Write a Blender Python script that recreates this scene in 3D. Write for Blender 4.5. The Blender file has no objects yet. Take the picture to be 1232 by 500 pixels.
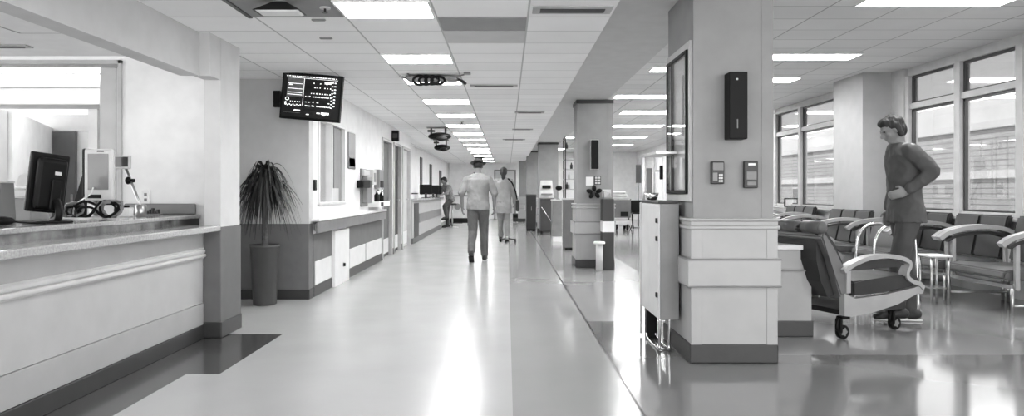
import bpy, bmesh, math, random
from mathutils import Vector, Matrix, Euler
random.seed(7)
SC = bpy.context.scene
COL = SC.collection
PI = math.pi
F, CX, CY, CH = 850.0, 610.0, 231.0, 1.15      # focal length in pixels, vanishing point, eye height

def at(px, py, Y):
    return Vector(((px-CX)*Y/F, Y, CH+(CY-py)*Y/F))
def xat(px, Y): return (px-CX)*Y/F
def zat(py, Y): return CH+(CY-py)*Y/F

# ------------------------------------------------------------------ materials
def lin(s):
    return s/12.92 if s <= .04045 else ((s+.055)/1.055)**2.4
def mat(name, v, rough=.5, metal=0., vary=.06, scale=6., bump=0., bscale=60., spec=.5, coat=0., emit=0., stretch=None):
    m = bpy.data.materials.new(name); m.use_nodes = True
    nt = m.node_tree; N = nt.nodes; L = nt.links
    p = N['Principled BSDF']
    tc = N.new('ShaderNodeTexCoord'); mp = N.new('ShaderNodeMapping')
    L.new(tc.outputs['Object'], mp.inputs['Vector'])
    if stretch: mp.inputs['Scale'].default_value = stretch
    no = N.new('ShaderNodeTexNoise'); no.inputs['Scale'].default_value = scale; no.inputs['Detail'].default_value = 4
    L.new(mp.outputs[0], no.inputs['Vector'])
    r = N.new('ShaderNodeMapRange')
    a, b = lin(max(0, v*(1-vary))), lin(min(1, v*(1+vary)))
    r.inputs['From Min'].default_value = .3; r.inputs['From Max'].default_value = .7
    r.inputs['To Min'].default_value = a; r.inputs['To Max'].default_value = b
    L.new(no.outputs['Fac'], r.inputs['Value'])
    L.new(r.outputs[0], p.inputs['Base Color'])
    p.inputs['Roughness'].default_value = rough; p.inputs['Metallic'].default_value = metal
    p.inputs['Specular IOR Level'].default_value = spec
    p.inputs['Coat Weight'].default_value = coat; p.inputs['Coat Roughness'].default_value = .08
    if bump:
        n2 = N.new('ShaderNodeTexNoise'); n2.inputs['Scale'].default_value = bscale
        L.new(mp.outputs[0], n2.inputs['Vector'])
        bm_ = N.new('ShaderNodeBump'); bm_.inputs['Strength'].default_value = bump; bm_.inputs['Distance'].default_value = .01
        L.new(n2.outputs['Fac'], bm_.inputs['Height']); L.new(bm_.outputs[0], p.inputs['Normal'])
    if emit:
        L.new(r.outputs[0], p.inputs['Emission Color']); p.inputs['Emission Strength'].default_value = emit
    return m

def grid_mat(name, v, px, py, ox, oy, vl, wid=.007):
    """suspended tile ceiling: tiles with thin T-bar lines, plus a faint tone per tile"""
    m = mat(name, v, .85, vary=.012, scale=2.)
    nt = m.node_tree; N = nt.nodes; L = nt.links; p = N['Principled BSDF']
    base = p.inputs['Base Color'].links[0].from_socket
    g = N.new('ShaderNodeNewGeometry'); s = N.new('ShaderNodeSeparateXYZ'); L.new(g.outputs['Position'], s.inputs[0])
    def ma(op, a, b=None):
        n = N.new('ShaderNodeMath'); n.operation = op
        for i, q in enumerate((a, b)):
            if q is None: continue
            if isinstance(q, (int, float)): n.inputs[i].default_value = q
            else: L.new(q, n.inputs[i])
        return n.outputs[0]
    def line(sock, off, pitch, w):
        t = ma('DIVIDE', ma('SUBTRACT', sock, off), pitch)
        fr = ma('ABSOLUTE', ma('SUBTRACT', ma('FRACT', t), .5))
        return ma('GREATER_THAN', fr, .5-w/pitch), ma('FLOOR', t)
    lx, fx = line(s.outputs[0], ox, px, wid); ly, fy = line(s.outputs[1], oy, py, wid*.8)
    wn = N.new('ShaderNodeTexWhiteNoise'); wn.noise_dimensions = '2D'
    cb = N.new('ShaderNodeCombineXYZ'); L.new(fx, cb.inputs[0]); L.new(fy, cb.inputs[1]); L.new(cb.outputs[0], wn.inputs['Vector'])
    mr = N.new('ShaderNodeMapRange'); mr.inputs['To Min'].default_value = .93; mr.inputs['To Max'].default_value = 1.03
    L.new(wn.outputs['Value'], mr.inputs['Value'])
    mul = ma('MULTIPLY', base, mr.outputs[0])
    mx = N.new('ShaderNodeMix'); mx.data_type = 'FLOAT'
    L.new(ma('MAXIMUM', lx, ly), mx.inputs[0]); L.new(mul, mx.inputs[2]); mx.inputs[3].default_value = lin(vl)
    L.new(mx.outputs[0], p.inputs['Base Color'])
    return m

def floor_mat(name, v, rough=.19, spec=.5, coat=.25):
    m = bpy.data.materials.new(name); m.use_nodes = True
    nt = m.node_tree; N = nt.nodes; L = nt.links; p = N['Principled BSDF']
    g = N.new('ShaderNodeNewGeometry')
    n1 = N.new('ShaderNodeTexNoise'); n1.inputs['Scale'].default_value = 1.6; n1.inputs['Detail'].default_value = 6
    n2 = N.new('ShaderNodeTexNoise'); n2.inputs['Scale'].default_value = 140; n2.inputs['Detail'].default_value = 2
    for n in (n1, n2): L.new(g.outputs['Position'], n.inputs['Vector'])
    a = N.new('ShaderNodeMath'); a.operation = 'MULTIPLY_ADD'; a.inputs[1].default_value = .35
    L.new(n2.outputs['Fac'], a.inputs[0]); L.new(n1.outputs['Fac'], a.inputs[2])
    r = N.new('ShaderNodeMapRange'); r.inputs['From Min'].default_value = .3; r.inputs['From Max'].default_value = 1.05
    r.inputs['To Min'].default_value = lin(v*.97); r.inputs['To Max'].default_value = lin(min(1, v*1.03))
    L.new(a.outputs[0], r.inputs['Value']); L.new(r.outputs[0], p.inputs['Base Color'])
    n3 = N.new('ShaderNodeTexNoise'); n3.inputs['Scale'].default_value = 2.3; n3.inputs['Detail'].default_value = 5
    L.new(g.outputs['Position'], n3.inputs['Vector'])
    r2 = N.new('ShaderNodeMapRange'); r2.inputs['To Min'].default_value = rough*.8; r2.inputs['To Max'].default_value = rough*1.2
    L.new(n3.outputs['Fac'], r2.inputs['Value']); L.new(r2.outputs[0], p.inputs['Roughness'])
    p.inputs['Specular IOR Level'].default_value = spec; p.inputs['Coat Weight'].default_value = coat
    p.inputs['Coat Roughness'].default_value = .11
    return m

def glass_mat(name, refl=.12, tint=.95, rough=.02):
    m = bpy.data.materials.new(name); m.use_nodes = True
    nt = m.node_tree; N = nt.nodes; L = nt.links
    N.remove(N['Principled BSDF'])
    t = N.new('ShaderNodeBsdfTransparent'); t.inputs[0].default_value = (tint, tint, tint, 1)
    g = N.new('ShaderNodeBsdfGlossy'); g.inputs['Roughness'].default_value = rough
    lw = N.new('ShaderNodeLayerWeight'); lw.inputs[0].default_value = .25
    mr = N.new('ShaderNodeMapRange'); mr.inputs['To Min'].default_value = refl*.6; mr.inputs['To Max'].default_value = min(.9, refl*3)
    L.new(lw.outputs['Fresnel'], mr.inputs['Value'])
    mx = N.new('ShaderNodeMixShader'); L.new(mr.outputs[0], mx.inputs[0]); L.new(t.outputs[0], mx.inputs[1]); L.new(g.outputs[0], mx.inputs[2])
    L.new(mx.outputs[0], N['Material Output'].inputs['Surface'])
    return m

def emit_mat(name, strength):
    m = bpy.data.materials.new(name); m.use_nodes = True
    nt = m.node_tree; N = nt.nodes; L = nt.links
    N.remove(N['Principled BSDF'])
    e = N.new('ShaderNodeEmission'); e.inputs['Strength'].default_value = strength
    tc = N.new('ShaderNodeTexCoord'); no = N.new('ShaderNodeTexNoise'); no.inputs['Scale'].default_value = 3
    r = N.new('ShaderNodeMapRange'); r.inputs['To Min'].default_value = .95; r.inputs['To Max'].default_value = 1.
    L.new(tc.outputs['Object'], no.inputs['Vector']); L.new(no.outputs['Fac'], r.inputs['Value']); L.new(r.outputs[0], e.inputs['Color'])
    L.new(e.outputs[0], N['Material Output'].inputs['Surface'])
    return m

def siding_mat(name, v, pitch=.16):
    m = mat(name, v, .7, vary=.05, scale=1.5)
    nt = m.node_tree; N = nt.nodes; L = nt.links; p = N['Principled BSDF']
    base = p.inputs['Base Color'].links[0].from_socket
    g = N.new('ShaderNodeNewGeometry'); s = N.new('ShaderNodeSeparateXYZ'); L.new(g.outputs['Position'], s.inputs[0])
    d = N.new('ShaderNodeMath'); d.operation = 'DIVIDE'; L.new(s.outputs[2], d.inputs[0]); d.inputs[1].default_value = pitch
    fr = N.new('ShaderNodeMath'); fr.operation = 'FRACT'; L.new(d.outputs[0], fr.inputs[0])
    gt = N.new('ShaderNodeMath'); gt.operation = 'GREATER_THAN'; L.new(fr.outputs[0], gt.inputs[0]); gt.inputs[1].default_value = .8
    mx = N.new('ShaderNodeMix'); mx.data_type = 'FLOAT'; L.new(gt.outputs[0], mx.inputs[0]); L.new(base, mx.inputs[2]); mx.inputs[3].default_value = lin(v*.72)
    L.new(mx.outputs[0], p.inputs['Base Color'])
    return m

M = dict(
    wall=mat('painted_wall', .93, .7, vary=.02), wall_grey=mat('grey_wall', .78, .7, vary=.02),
    dado=mat('grey_dado', .39, .55, vary=.04), dado_dark=mat('dark_dado', .22, .5, vary=.05),
    base=mat('dark_vinyl_base', .19, .4, vary=.08), beam=mat('beam_paint', .78, .7, vary=.02),
    header=mat('header_paint', .78, .7, vary=.02), soffit=mat('soffit_paint', .62, .7, vary=.02),
    pillar=mat('pillar_paint', .55, .6, vary=.03), wains=mat('wainscot_laminate', .65, .4, vary=.02),
    kick=mat('white_kickplate', .88, .4, vary=.02), rail=mat('grey_handrail', .48, .35, vary=.05),
    ceil_l=grid_mat('corridor_tiles', .975, .635, .433, -.49, 6.22, .74),
    ceil_r=grid_mat('waiting_tiles', .88, .66, .47, 2.96, 6.0, .60),
    ceil_p=mat('plain_ceiling', .93, .8, vary=.015),
    alu=mat('aluminium_frame', .72, .45, .0, vary=.04), alu_dark=mat('dark_frame', .26, .4, .3),
    steel=mat('brushed_steel', .72, .28, 1., vary=.06, scale=30), chrome=mat('chrome', .85, .1, 1., vary=.02),
    black=mat('black_plastic', .035, .5, vary=.1, spec=.2), black_matt=mat('black_matt', .03, .7, vary=.1),
    dark=mat('dark_plastic', .15, .4, vary=.08), mid=mat('grey_plastic', .48, .4, vary=.05),
    light=mat('light_plastic', .80, .4, vary=.03), white=mat('white_plastic', .92, .45, vary=.02),
    screen=mat('dark_screen', .30, .12, vary=.12, scale=3), screen_grey=mat('grey_screen', .46, .15, vary=.06, scale=3),
    panel_grey=mat('screen_panel_grey', .42, .3), glyph=mat('screen_white', .95, .3, emit=.9),
    counter_front=mat('counter_laminate', .70, .45, vary=.02), counter_low=mat('counter_lower', .66, .45, vary=.02),
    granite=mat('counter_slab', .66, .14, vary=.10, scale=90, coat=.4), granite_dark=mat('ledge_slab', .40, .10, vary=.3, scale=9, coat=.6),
    moulding=mat('moulding_paint', .76, .4, vary=.02),
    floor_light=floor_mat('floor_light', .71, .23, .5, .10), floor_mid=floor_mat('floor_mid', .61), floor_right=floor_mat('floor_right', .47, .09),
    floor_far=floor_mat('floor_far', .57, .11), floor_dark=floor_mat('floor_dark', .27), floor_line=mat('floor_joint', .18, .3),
    glass=glass_mat('window_glass', .10, .80), glass_tr=glass_mat('transom_glass', .22, .50, .04), glass_in=glass_mat('interior_glass', .12, .96),  # transom tint greyed to imitate the ceiling's reflection in the panes
    lamp=emit_mat('lit_diffuser', 21.), lamp_fill=emit_mat('fill_diffuser_back_room', 7.), lamp_r=emit_mat('lit_diffuser_waiting', 18.),
    leaf=mat('palm_leaf', .12, .45, vary=.35, scale=12), bark=mat('palm_bark', .30, .8, vary=.3, scale=25, bump=.6),
    pot=mat('planter_grey', .27, .45, vary=.04), soil=mat('soil', .16, .9, vary=.4, scale=60),
    vinyl=mat('dark_vinyl', .15, .38, vary=.08, bump=.05, bscale=25), vinyl_grey=mat('grey_vinyl', .34, .38, vary=.06, bump=.05, bscale=25),
    arm=mat('pale_arm_laminate', .62, .3, vary=.03), shell=mat('grey_shell', .42, .4, vary=.04),
    skin=mat('skin', .52, .5, vary=.05), skin_dark=mat('skin_tan', .48, .5, vary=.05), hair=mat('dark_hair', .12, .6, vary=.3, scale=40, stretch=(1, 1, .2)),
    shirt=mat('pale_grey_shirt', .52, .8, vary=.08, bump=.25, bscale=12), trouser=mat('grey_trousers', .37, .85, vary=.08, bump=.25, bscale=10),
    coat=mat('pale_coat', .57, .8, vary=.07, bump=.2, bscale=10), slacks=mat('pale_slacks', .52, .85, vary=.07, bump=.2, bscale=10),
    scrub=mat('scrub_cloth', .30, .8, vary=.08, bump=.3, bscale=12), scrub_low=mat('scrub_trousers', .26, .8, vary=.08, bump=.3, bscale=12),
    check=mat('mottled_shirt', .45, .8, vary=.4, scale=45), shoe=mat('dark_shoe', .14, .5), shoe_white=mat('white_sole', .82, .5), felt=mat('dark_hat', .26, .85),
    eye=mat('eye', .08, .2),
    facade=siding_mat('pale_siding', .60), facade_band=mat('facade_band', .72, .6, vary=.03, scale=1), facade_line=mat('facade_shadow_gap', .42, .7), ground=mat('outside_paving', .7, .9),
    paper=mat('paper', .93, .7, vary=.02), curtain=mat('curtain_cloth', .80, .8, vary=.05), vent=mat('vent_metal', .66, .5), vent_dark=mat('vent_slot', .20, .6),
)

# ------------------------------------------------------------------ mesh builder
EACH = set('bracket hanger foot arm_post beam leg post stand_leg socket corner_guard corner_trim body foot_rail hoop cross_bar mount_bracket upright tap key gasket frame photo stamp rail band_edge bumper_band papers housing back_pad'.split())
class MB:
    def __init__(self): self.bm = bmesh.new(); self.mi = 0
    def _fin(self, faces, smooth=False):
        for f in faces: f.material_index = self.mi; f.smooth = smooth
    def box(self, a, b, bev=0., seg=2, rot=None):
        a, b = Vector(a), Vector(b)
        lo = Vector(min(p, q) for p, q in zip(a, b)); hi = Vector(max(p, q) for p, q in zip(a, b))
        r = bmesh.ops.create_cube(self.bm, size=1.); vs = r['verts']
        c = (lo+hi)/2; s = hi-lo
        for v in vs: v.co = Vector((v.co.x*s.x, v.co.y*s.y, v.co.z*s.z))
        fs = set(f for v in vs for f in v.link_faces)
        if bev:
            es = list(set(e for v in vs for e in v.link_edges))
            r2 = bmesh.ops.bevel(self.bm, geom=es, offset=min(bev, min(s)*.49), segments=seg, profile=.5, affect='EDGES')
            vs = list(set(r2['verts']) | set(v for v in vs if v.is_valid)); fs = set(f for v in vs for f in v.link_faces)
        for v in vs:
            co = v.co
            if rot is not None: co = rot @ co
            v.co = co+c
        self._fin(fs); return self
    def hexa(self, p):
        """eight corners: bottom four then top four, same order"""
        vs = [self.bm.verts.new(Vector(q)) for q in p]
        fs = [self.bm.faces.new([vs[i] for i in ix]) for ix in ((3, 2, 1, 0), (4, 5, 6, 7), (0, 1, 5, 4), (1, 2, 6, 5), (2, 3, 7, 6), (3, 0, 4, 7))]
        self._fin(fs); return self
    def prism(self, pts, d, smooth=False):
        """polygon (3D points) extruded by vector d"""
        d = Vector(d); n = len(pts)
        a = [self.bm.verts.new(Vector(p)) for p in pts]; b = [self.bm.verts.new(Vector(p)+d) for p in pts]
        fs = [self.bm.faces.new(a[::-1]), self.bm.faces.new(b)]
        for i in range(n): fs.append(self.bm.faces.new([a[i], a[(i+1) % n], b[(i+1) % n], b[i]]))
        self._fin(fs)
        if smooth:
            for f in fs[2:]: f.smooth = True
        return self
    def quad(self, pts):
        self._fin([self.bm.faces.new([self.bm.verts.new(Vector(p)) for p in pts])]); return self
    def cyl(self, p, q, r1, r2=None, n=16, smooth=True):
        p, q = Vector(p), Vector(q); r2 = r1 if r2 is None else r2
        z = (q-p).normalized(); x = z.orthogonal().normalized(); y = z.cross(x)
        a = [self.bm.verts.new(p+(x*math.cos(t)+y*math.sin(t))*r1) for t in [2*PI*i/n for i in range(n)]]
        b = [self.bm.verts.new(q+(x*math.cos(t)+y*math.sin(t))*r2) for t in [2*PI*i/n for i in range(n)]]
        side = [self.bm.faces.new([a[i], a[(i+1) % n], b[(i+1) % n], b[i]]) for i in range(n)]
        caps = [self.bm.faces.new(a[::-1]), self.bm.faces.new(b)]
        self._fin(side, smooth); self._fin(caps); return self
    def tube(self, pts, r, n=8, closed=False):
        pts = [Vector(p) for p in pts]; m = len(pts); rings = []
        rr = r if isinstance(r, (list, tuple)) else [r]*m
        up = None
        for i in range(m):
            t = (pts[(i+1) % m]-pts[i-1]) if closed else (pts[min(i+1, m-1)]-pts[max(i-1, 0)])
            t.normalize()
            if up is None: up = t.orthogonal().normalized()
            up = (up-t*up.dot(t)).normalized(); w = t.cross(up)
            rings.append([self.bm.verts.new(pts[i]+(up*math.cos(2*PI*k/n)+w*math.sin(2*PI*k/n))*rr[i]) for k in range(n)])
        fs = []
        for i in range(m if closed else m-1):
            A, B = rings[i], rings[(i+1) % m]
            for k in range(n): fs.append(self.bm.faces.new([A[k], A[(k+1) % n], B[(k+1) % n], B[k]]))
        self._fin(fs, True)
        if not closed: self._fin([self.bm.faces.new(rings[0][::-1]), self.bm.faces.new(rings[-1])])
        return self
    def ball(self, c, r, u=16, v=10, rot=None):
        r = Vector((r, r, r)) if isinstance(r, (int, float)) else Vector(r)
        o = bmesh.ops.create_uvsphere(self.bm, u_segments=u, v_segments=v, radius=1.)
        for q in o['verts']:
            co = Vector((q.co.x*r.x, q.co.y*r.y, q.co.z*r.z))
            if rot is not None: co = rot @ co
            q.co = co+Vector(c)
        self._fin(set(f for q in o['verts'] for f in q.link_faces), True); return self
    def cap(self, p, q, r1, r2=None):
        r2 = r1 if r2 is None else r2
        self.ball(p, r1); self.ball(q, r2)
        if (Vector(q)-Vector(p)).length > 1e-4: self.cyl(p, q, r1, r2, 16)
        return self
    def lathe(self, c, prof, n=24):
        c = Vector(c); rings = []
        for r, z in prof: rings.append([self.bm.verts.new(c+Vector((r*math.cos(2*PI*k/n), r*math.sin(2*PI*k/n), z))) for k in range(n)])
        fs = []
        for A, B in zip(rings, rings[1:]):
            for k in range(n): fs.append(self.bm.faces.new([A[k], A[(k+1) % n], B[(k+1) % n], B[k]]))
        self._fin(fs, True); self._fin([self.bm.faces.new(rings[0][::-1]), self.bm.faces.new(rings[-1])]); return self
    def sweep(self, path, w, t, up=(0, 1, 0), bevel=True):
        """flat band: path in a plane, width along `up`, thickness t in the plane"""
        path = [Vector(p) for p in path]; up = Vector(up).normalized(); n = len(path); L_ = []; R_ = []
        for i in range(n):
            d = (path[min(i+1, n-1)]-path[max(i-1, 0)]).normalized(); nn = d.cross(up).normalized()
            L_.append(path[i]+nn*t/2); R_.append(path[i]-nn*t/2)
        A = [[self.bm.verts.new(p+up*s*w/2) for s in (-1, 1)] for p in L_]; B = [[self.bm.verts.new(p+up*s*w/2) for s in (-1, 1)] for p in R_]
        fs = []
        for i in range(n-1):
            fs += [self.bm.faces.new([A[i][0], A[i+1][0], A[i+1][1], A[i][1]]), self.bm.faces.new([B[i][1], B[i+1][1], B[i+1][0], B[i][0]]),
                   self.bm.faces.new([A[i][0], B[i][0], B[i+1][0], A[i+1][0]]), self.bm.faces.new([A[i][1], A[i+1][1], B[i+1][1], B[i][1]])]
        fs += [self.bm.faces.new([A[0][0], A[0][1], B[0][1], B[0][0]]), self.bm.faces.new([A[-1][1], A[-1][0], B[-1][0], B[-1][1]])]
        self._fin(fs); return self
    def build(self, name, mats, parent=None, local=False):
        if parent is not None and name in EACH:
            cl = self._clusters()
            if len(cl) > 1:
                outs = []
                for vs in cl:
                    o = MB(); mp = {}
                    for v in vs: mp[v] = o.bm.verts.new(v.co)
                    done = set()
                    for v in vs:
                        for f in v.link_faces:
                            if f in done: continue
                            done.add(f); nf = o.bm.faces.new([mp[q] for q in f.verts]); nf.smooth = f.smooth; nf.material_index = f.material_index
                    outs.append(o._build(name, mats, parent, local))
                self.bm.free(); return outs[0]
        return self._build(name, mats, parent, local)
    def _clusters(self, tol=.003):
        seen = {}; isl = []
        for v in self.bm.verts:
            if v in seen: continue
            st = [v]; seen[v] = 1; cur = []
            while st:
                q = st.pop(); cur.append(q)
                for e in q.link_edges:
                    w = e.other_vert(q)
                    if w not in seen: seen[w] = 1; st.append(w)
            isl.append(cur)
        bx = [([min(v.co[i] for v in c)-tol for i in range(3)], [max(v.co[i] for v in c)+tol for i in range(3)]) for c in isl]
        par = list(range(len(isl)))
        def fd(i):
            while par[i] != i: i = par[i]
            return i
        for i in range(len(isl)):
            for j in range(i):
                if all(bx[i][0][k] <= bx[j][1][k] and bx[j][0][k] <= bx[i][1][k] for k in range(3)): par[fd(i)] = fd(j)
        g = {}
        for i, c in enumerate(isl): g.setdefault(fd(i), []).extend(c)
        return list(g.values())
    def _build(self, name, mats, parent=None, local=False):
        bmesh.ops.recalc_face_normals(self.bm, faces=self.bm.faces[:])
        me = bpy.data.meshes.new(name); 
        off = Vector((0, 0, 0))
        if parent is not None and not local:
            p = parent
            while p.parent is not None: p = p.parent
            off = p.location.copy()
        if parent is None:
            xs = [v.co for v in self.bm.verts]
            off = Vector(((min(v.x for v in xs)+max(v.x for v in xs))/2, (min(v.y for v in xs)+max(v.y for v in xs))/2, min(v.z for v in xs)))
        if off.length: bmesh.ops.translate(self.bm, verts=self.bm.verts[:], vec=-off)
        self.bm.to_mesh(me); self.bm.free()
        for m in (mats if isinstance(mats, (list, tuple)) else [mats]): me.materials.append(M[m] if isinstance(m, str) else m)
        o = bpy.data.objects.new(name, me); COL.objects.link(o)
        if parent is not None: o.parent = parent
        else: o.location = off
        return o

def remesh(mb, voxel=.008, smooth=4):
    """one continuous surface from overlapping closed pieces"""
    bmesh.ops.recalc_face_normals(mb.bm, faces=mb.bm.faces[:])
    me = bpy.data.meshes.new('tmp'); mb.bm.to_mesh(me); mb.bm.free()
    o = bpy.data.objects.new('tmp', me); COL.objects.link(o)
    r = o.modifiers.new('r', 'REMESH'); r.mode = 'VOXEL'; r.voxel_size = voxel; r.use_smooth_shade = True
    if smooth:
        s = o.modifiers.new('s', 'SMOOTH'); s.factor = .5; s.iterations = smooth
    dg = bpy.context.evaluated_depsgraph_get()
    ev = o.evaluated_get(dg); m2 = bpy.data.meshes.new_from_object(ev)
    bpy.data.objects.remove(o); bpy.data.meshes.remove(me)
    out = MB(); out.bm.from_mesh(m2); bpy.data.meshes.remove(m2)
    for f in out.bm.faces: f.smooth = True
    return out

def thing(name, label, cat, loc=(0, 0, 0), rotz=0., group=None):
    o = bpy.data.objects.new(name, None); COL.objects.link(o)
    o.empty_display_size = .1; o.location = loc; o.rotation_euler = (0, 0, rotz)
    o['label'] = label; o['category'] = cat
    if group: o['group'] = group
    return o
def tag(o, label, cat, group=None):
    o['label'] = label; o['category'] = cat
    if group: o['group'] = group
    return o
def struct(o):
    o['kind'] = 'structure'; return o
def sroot(name, loc=(0, 0, 0)):
    o = bpy.data.objects.new(name, None); COL.objects.link(o); o.location = loc; o['kind'] = 'structure'; return o
def dup(root, loc, rotz, label):
    r = root.copy(); COL.objects.link(r); r.location = loc; r.rotation_euler = (0, 0, rotz); r['label'] = label
    def rec(a, b):
        for ch in list(a.children):
            c = ch.copy(); COL.objects.link(c); c.parent = b; rec(ch, c)
    rec(root, r)
    return r
def bez(p0, p1, p2, n=10):
    p0, p1, p2 = Vector(p0), Vector(p1), Vector(p2)
    return [p0*(1-t)**2+p1*2*t*(1-t)+p2*t*t for t in [i/n for i in range(n+1)]]
def smooth_path(pts, n=6):
    """Catmull-Rom through the points"""
    pts = [Vector(p) for p in pts]; P = [pts[0]]+pts+[pts[-1]]; out = []
    for i in range(1, len(P)-2):
        a, b, c, d = P[i-1:i+3]
        for k in range(n):
            t = k/n
            out.append(.5*((2*b)+(c-a)*t+(2*a-5*b+4*c-d)*t*t+(3*b-a-3*c+d)*t**3))
    out.append(pts[-1]); return out
ORD = ['nearest', 'second', 'third', 'fourth', 'fifth', 'sixth', 'seventh', 'eighth', 'ninth', 'tenth', 'eleventh', 'twelfth', 'thirteenth', 'fourteenth', 'fifteenth', 'sixteenth']
# ================================================================== SETTING
ZL, ZB, ZR = 2.37, 2.56, 2.85        # corridor ceiling, beam underside, waiting area ceiling
XW = 5.5                             # window wall
YE = 30.0                            # far end
XL = -2.13                           # left corridor wall
# ---- floor: inlaid vinyl fields
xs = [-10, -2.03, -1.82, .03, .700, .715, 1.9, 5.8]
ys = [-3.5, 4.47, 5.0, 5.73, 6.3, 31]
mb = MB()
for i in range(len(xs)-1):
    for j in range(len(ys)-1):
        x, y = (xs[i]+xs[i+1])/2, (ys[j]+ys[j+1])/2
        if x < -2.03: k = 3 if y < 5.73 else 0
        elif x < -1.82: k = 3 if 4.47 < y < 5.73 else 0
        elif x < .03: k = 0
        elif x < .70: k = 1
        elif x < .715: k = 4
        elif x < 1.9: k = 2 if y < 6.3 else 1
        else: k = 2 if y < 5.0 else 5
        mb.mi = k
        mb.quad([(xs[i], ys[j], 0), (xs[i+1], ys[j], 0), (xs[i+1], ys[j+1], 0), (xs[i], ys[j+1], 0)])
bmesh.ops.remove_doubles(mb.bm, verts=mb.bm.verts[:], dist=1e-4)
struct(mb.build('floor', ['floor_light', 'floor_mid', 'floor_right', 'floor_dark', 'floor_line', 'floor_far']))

# ---- ceilings
struct(MB().box((-2.66, 6.1, ZL), (.72, YE+.1, ZL+.12)).box((-2.36, -1, ZL), (.72, 6.1, ZL+.12)).build('ceiling', 'ceil_l'))
struct(MB().box((-3.4, 6.1, ZL), (-2.662, 7.75, ZL+.12)).build('ceiling_nook', 'ceil_l'))
struct(MB().box((1.5, -1, ZR), (XW+.2, YE, ZR+.12)).build('ceiling_right', 'ceil_r'))
struct(MB().box((.722, -1, ZB), (1.53, YE, ZB+.35)).build('ceiling_beam', 'beam'))
struct(MB().box((.60, -1, ZL+.122), (.722, YE, ZB+.35)).build('trim_1', 'beam'))
struct(MB().box((-10, -1, 2.30), (-2.37, 5.98, 2.42)).build('ceiling_reception', 'ceil_p'))
struct(MB().box((-10, 6.16, 2.62), (-3.41, 12.2, 2.74)).build('ceiling_back_room', 'ceil_p'))

# ---- left: reception header beam, wall with opening, column
struct(MB().box((-2.50, -1, 2.04), (-2.352, 5.40, ZL-.002)).build('trim_2', 'header'))
mb = MB().box((-3.27, 6.0, 0), (-2.40, 6.15, ZL)).box((-10, 6.0, 2.245), (-3.27, 6.15, ZL)).box((-10, 6.0, 0), (-3.27, 6.15, .93))
struct(mb.build('wall_reception', 'wall'))
mb = MB().box((-3.295, 5.975, .93), (-3.265, 6.165, 2.27), .004).box((-10, 5.975, 2.235), (-3.265, 6.165, 2.27), .004)
struct(mb.build('trim_3', 'alu'))
mb = MB().box((-2.40, 5.60, .86), (-2.27, 5.998, ZL)).box((-2.40, 5.402, 2.04), (-2.272, 5.60, ZL))
struct(mb.build('wall_column', 'header'))
mb = MB(); mb.box((-2.402, 5.585, .11), (-2.262, 6.01, .875), .006); mb.mi = 1; mb.box((-2.41, 5.57, 0), (-2.25, 6.0, .125), .008)
struct(mb.build('trim_4', ['dado', 'base']))

# nook behind the planter
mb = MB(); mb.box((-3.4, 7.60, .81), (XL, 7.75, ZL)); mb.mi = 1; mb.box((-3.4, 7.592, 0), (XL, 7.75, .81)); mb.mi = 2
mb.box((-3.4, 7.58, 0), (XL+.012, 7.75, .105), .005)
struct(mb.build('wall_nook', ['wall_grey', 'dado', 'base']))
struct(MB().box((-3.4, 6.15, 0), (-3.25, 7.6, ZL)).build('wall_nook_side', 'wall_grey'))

# left corridor wall (window hole between Y 7.95 and 9.25, z 1.0 .. 2.0)
mb = MB()
mb.box((XL-.14, 7.752, 0), (XL, 7.95, ZL)); mb.box((XL-.14, 9.25, 0), (XL, 12.0, ZL))
mb.box((XL-.14, 7.95, 0), (XL, 9.25, 1.0)); mb.box((XL-.14, 7.95, 2.0), (XL, 9.25, ZL))
mb.box((XL-.14, 12.0, 2.09), (XL, 15.55, ZL)); mb.box((XL-.14, 13.02, 0), (XL, 13.22, 2.09)); mb.box((XL-.14, 14.12, 0), (XL, 14.32, 2.09)); mb.box((XL-.14, 15.42, 0), (XL, 15.55, 2.09))
struct(mb.build('wall_left', 'wall'))
mb = MB()
mb.box((XL-.01, 7.756, .105), (XL+.006, 8.56, .69)); mb.box((XL-.01, 9.36, .105), (XL+.006, 11.98, .69))
struct(mb.build('trim_5', 'dado'))
mb = MB(); mb.box((XL-.01, 7.756, 0), (XL+.014, 8.56, .108), .004); mb.box((XL-.01, 9.36, 0), (XL+.014, 11.98, .108), .004)
mb.box((XL-.01, 13.02, 0), (XL+.014, 13.2, .108)); mb.box((XL-.01, 14.14, 0), (XL+.014, 14.3, .108))
struct(mb.build('baseboard_left', 'base'))
struct(MB().box((XL-.01, 8.56, 0), (XL+.05, 9.32, .68), .006).build('wall_pier', 'kick'))
struct(MB().box((XL-.6, 15.55, 0), (XL-.14, 15.65, ZL)).build('wall_left_return', 'wall'))
struct(MB().box((-2.62, 15.65, 0), (-2.48, YE, ZL)).build('wall_left_far', 'wall'))
# room seen through the inner window
struct(MB().box((-4.6, 7.76, 0), (-4.5, 12, ZL)).build('wall_inner_room', 'wall_grey'))

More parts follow.
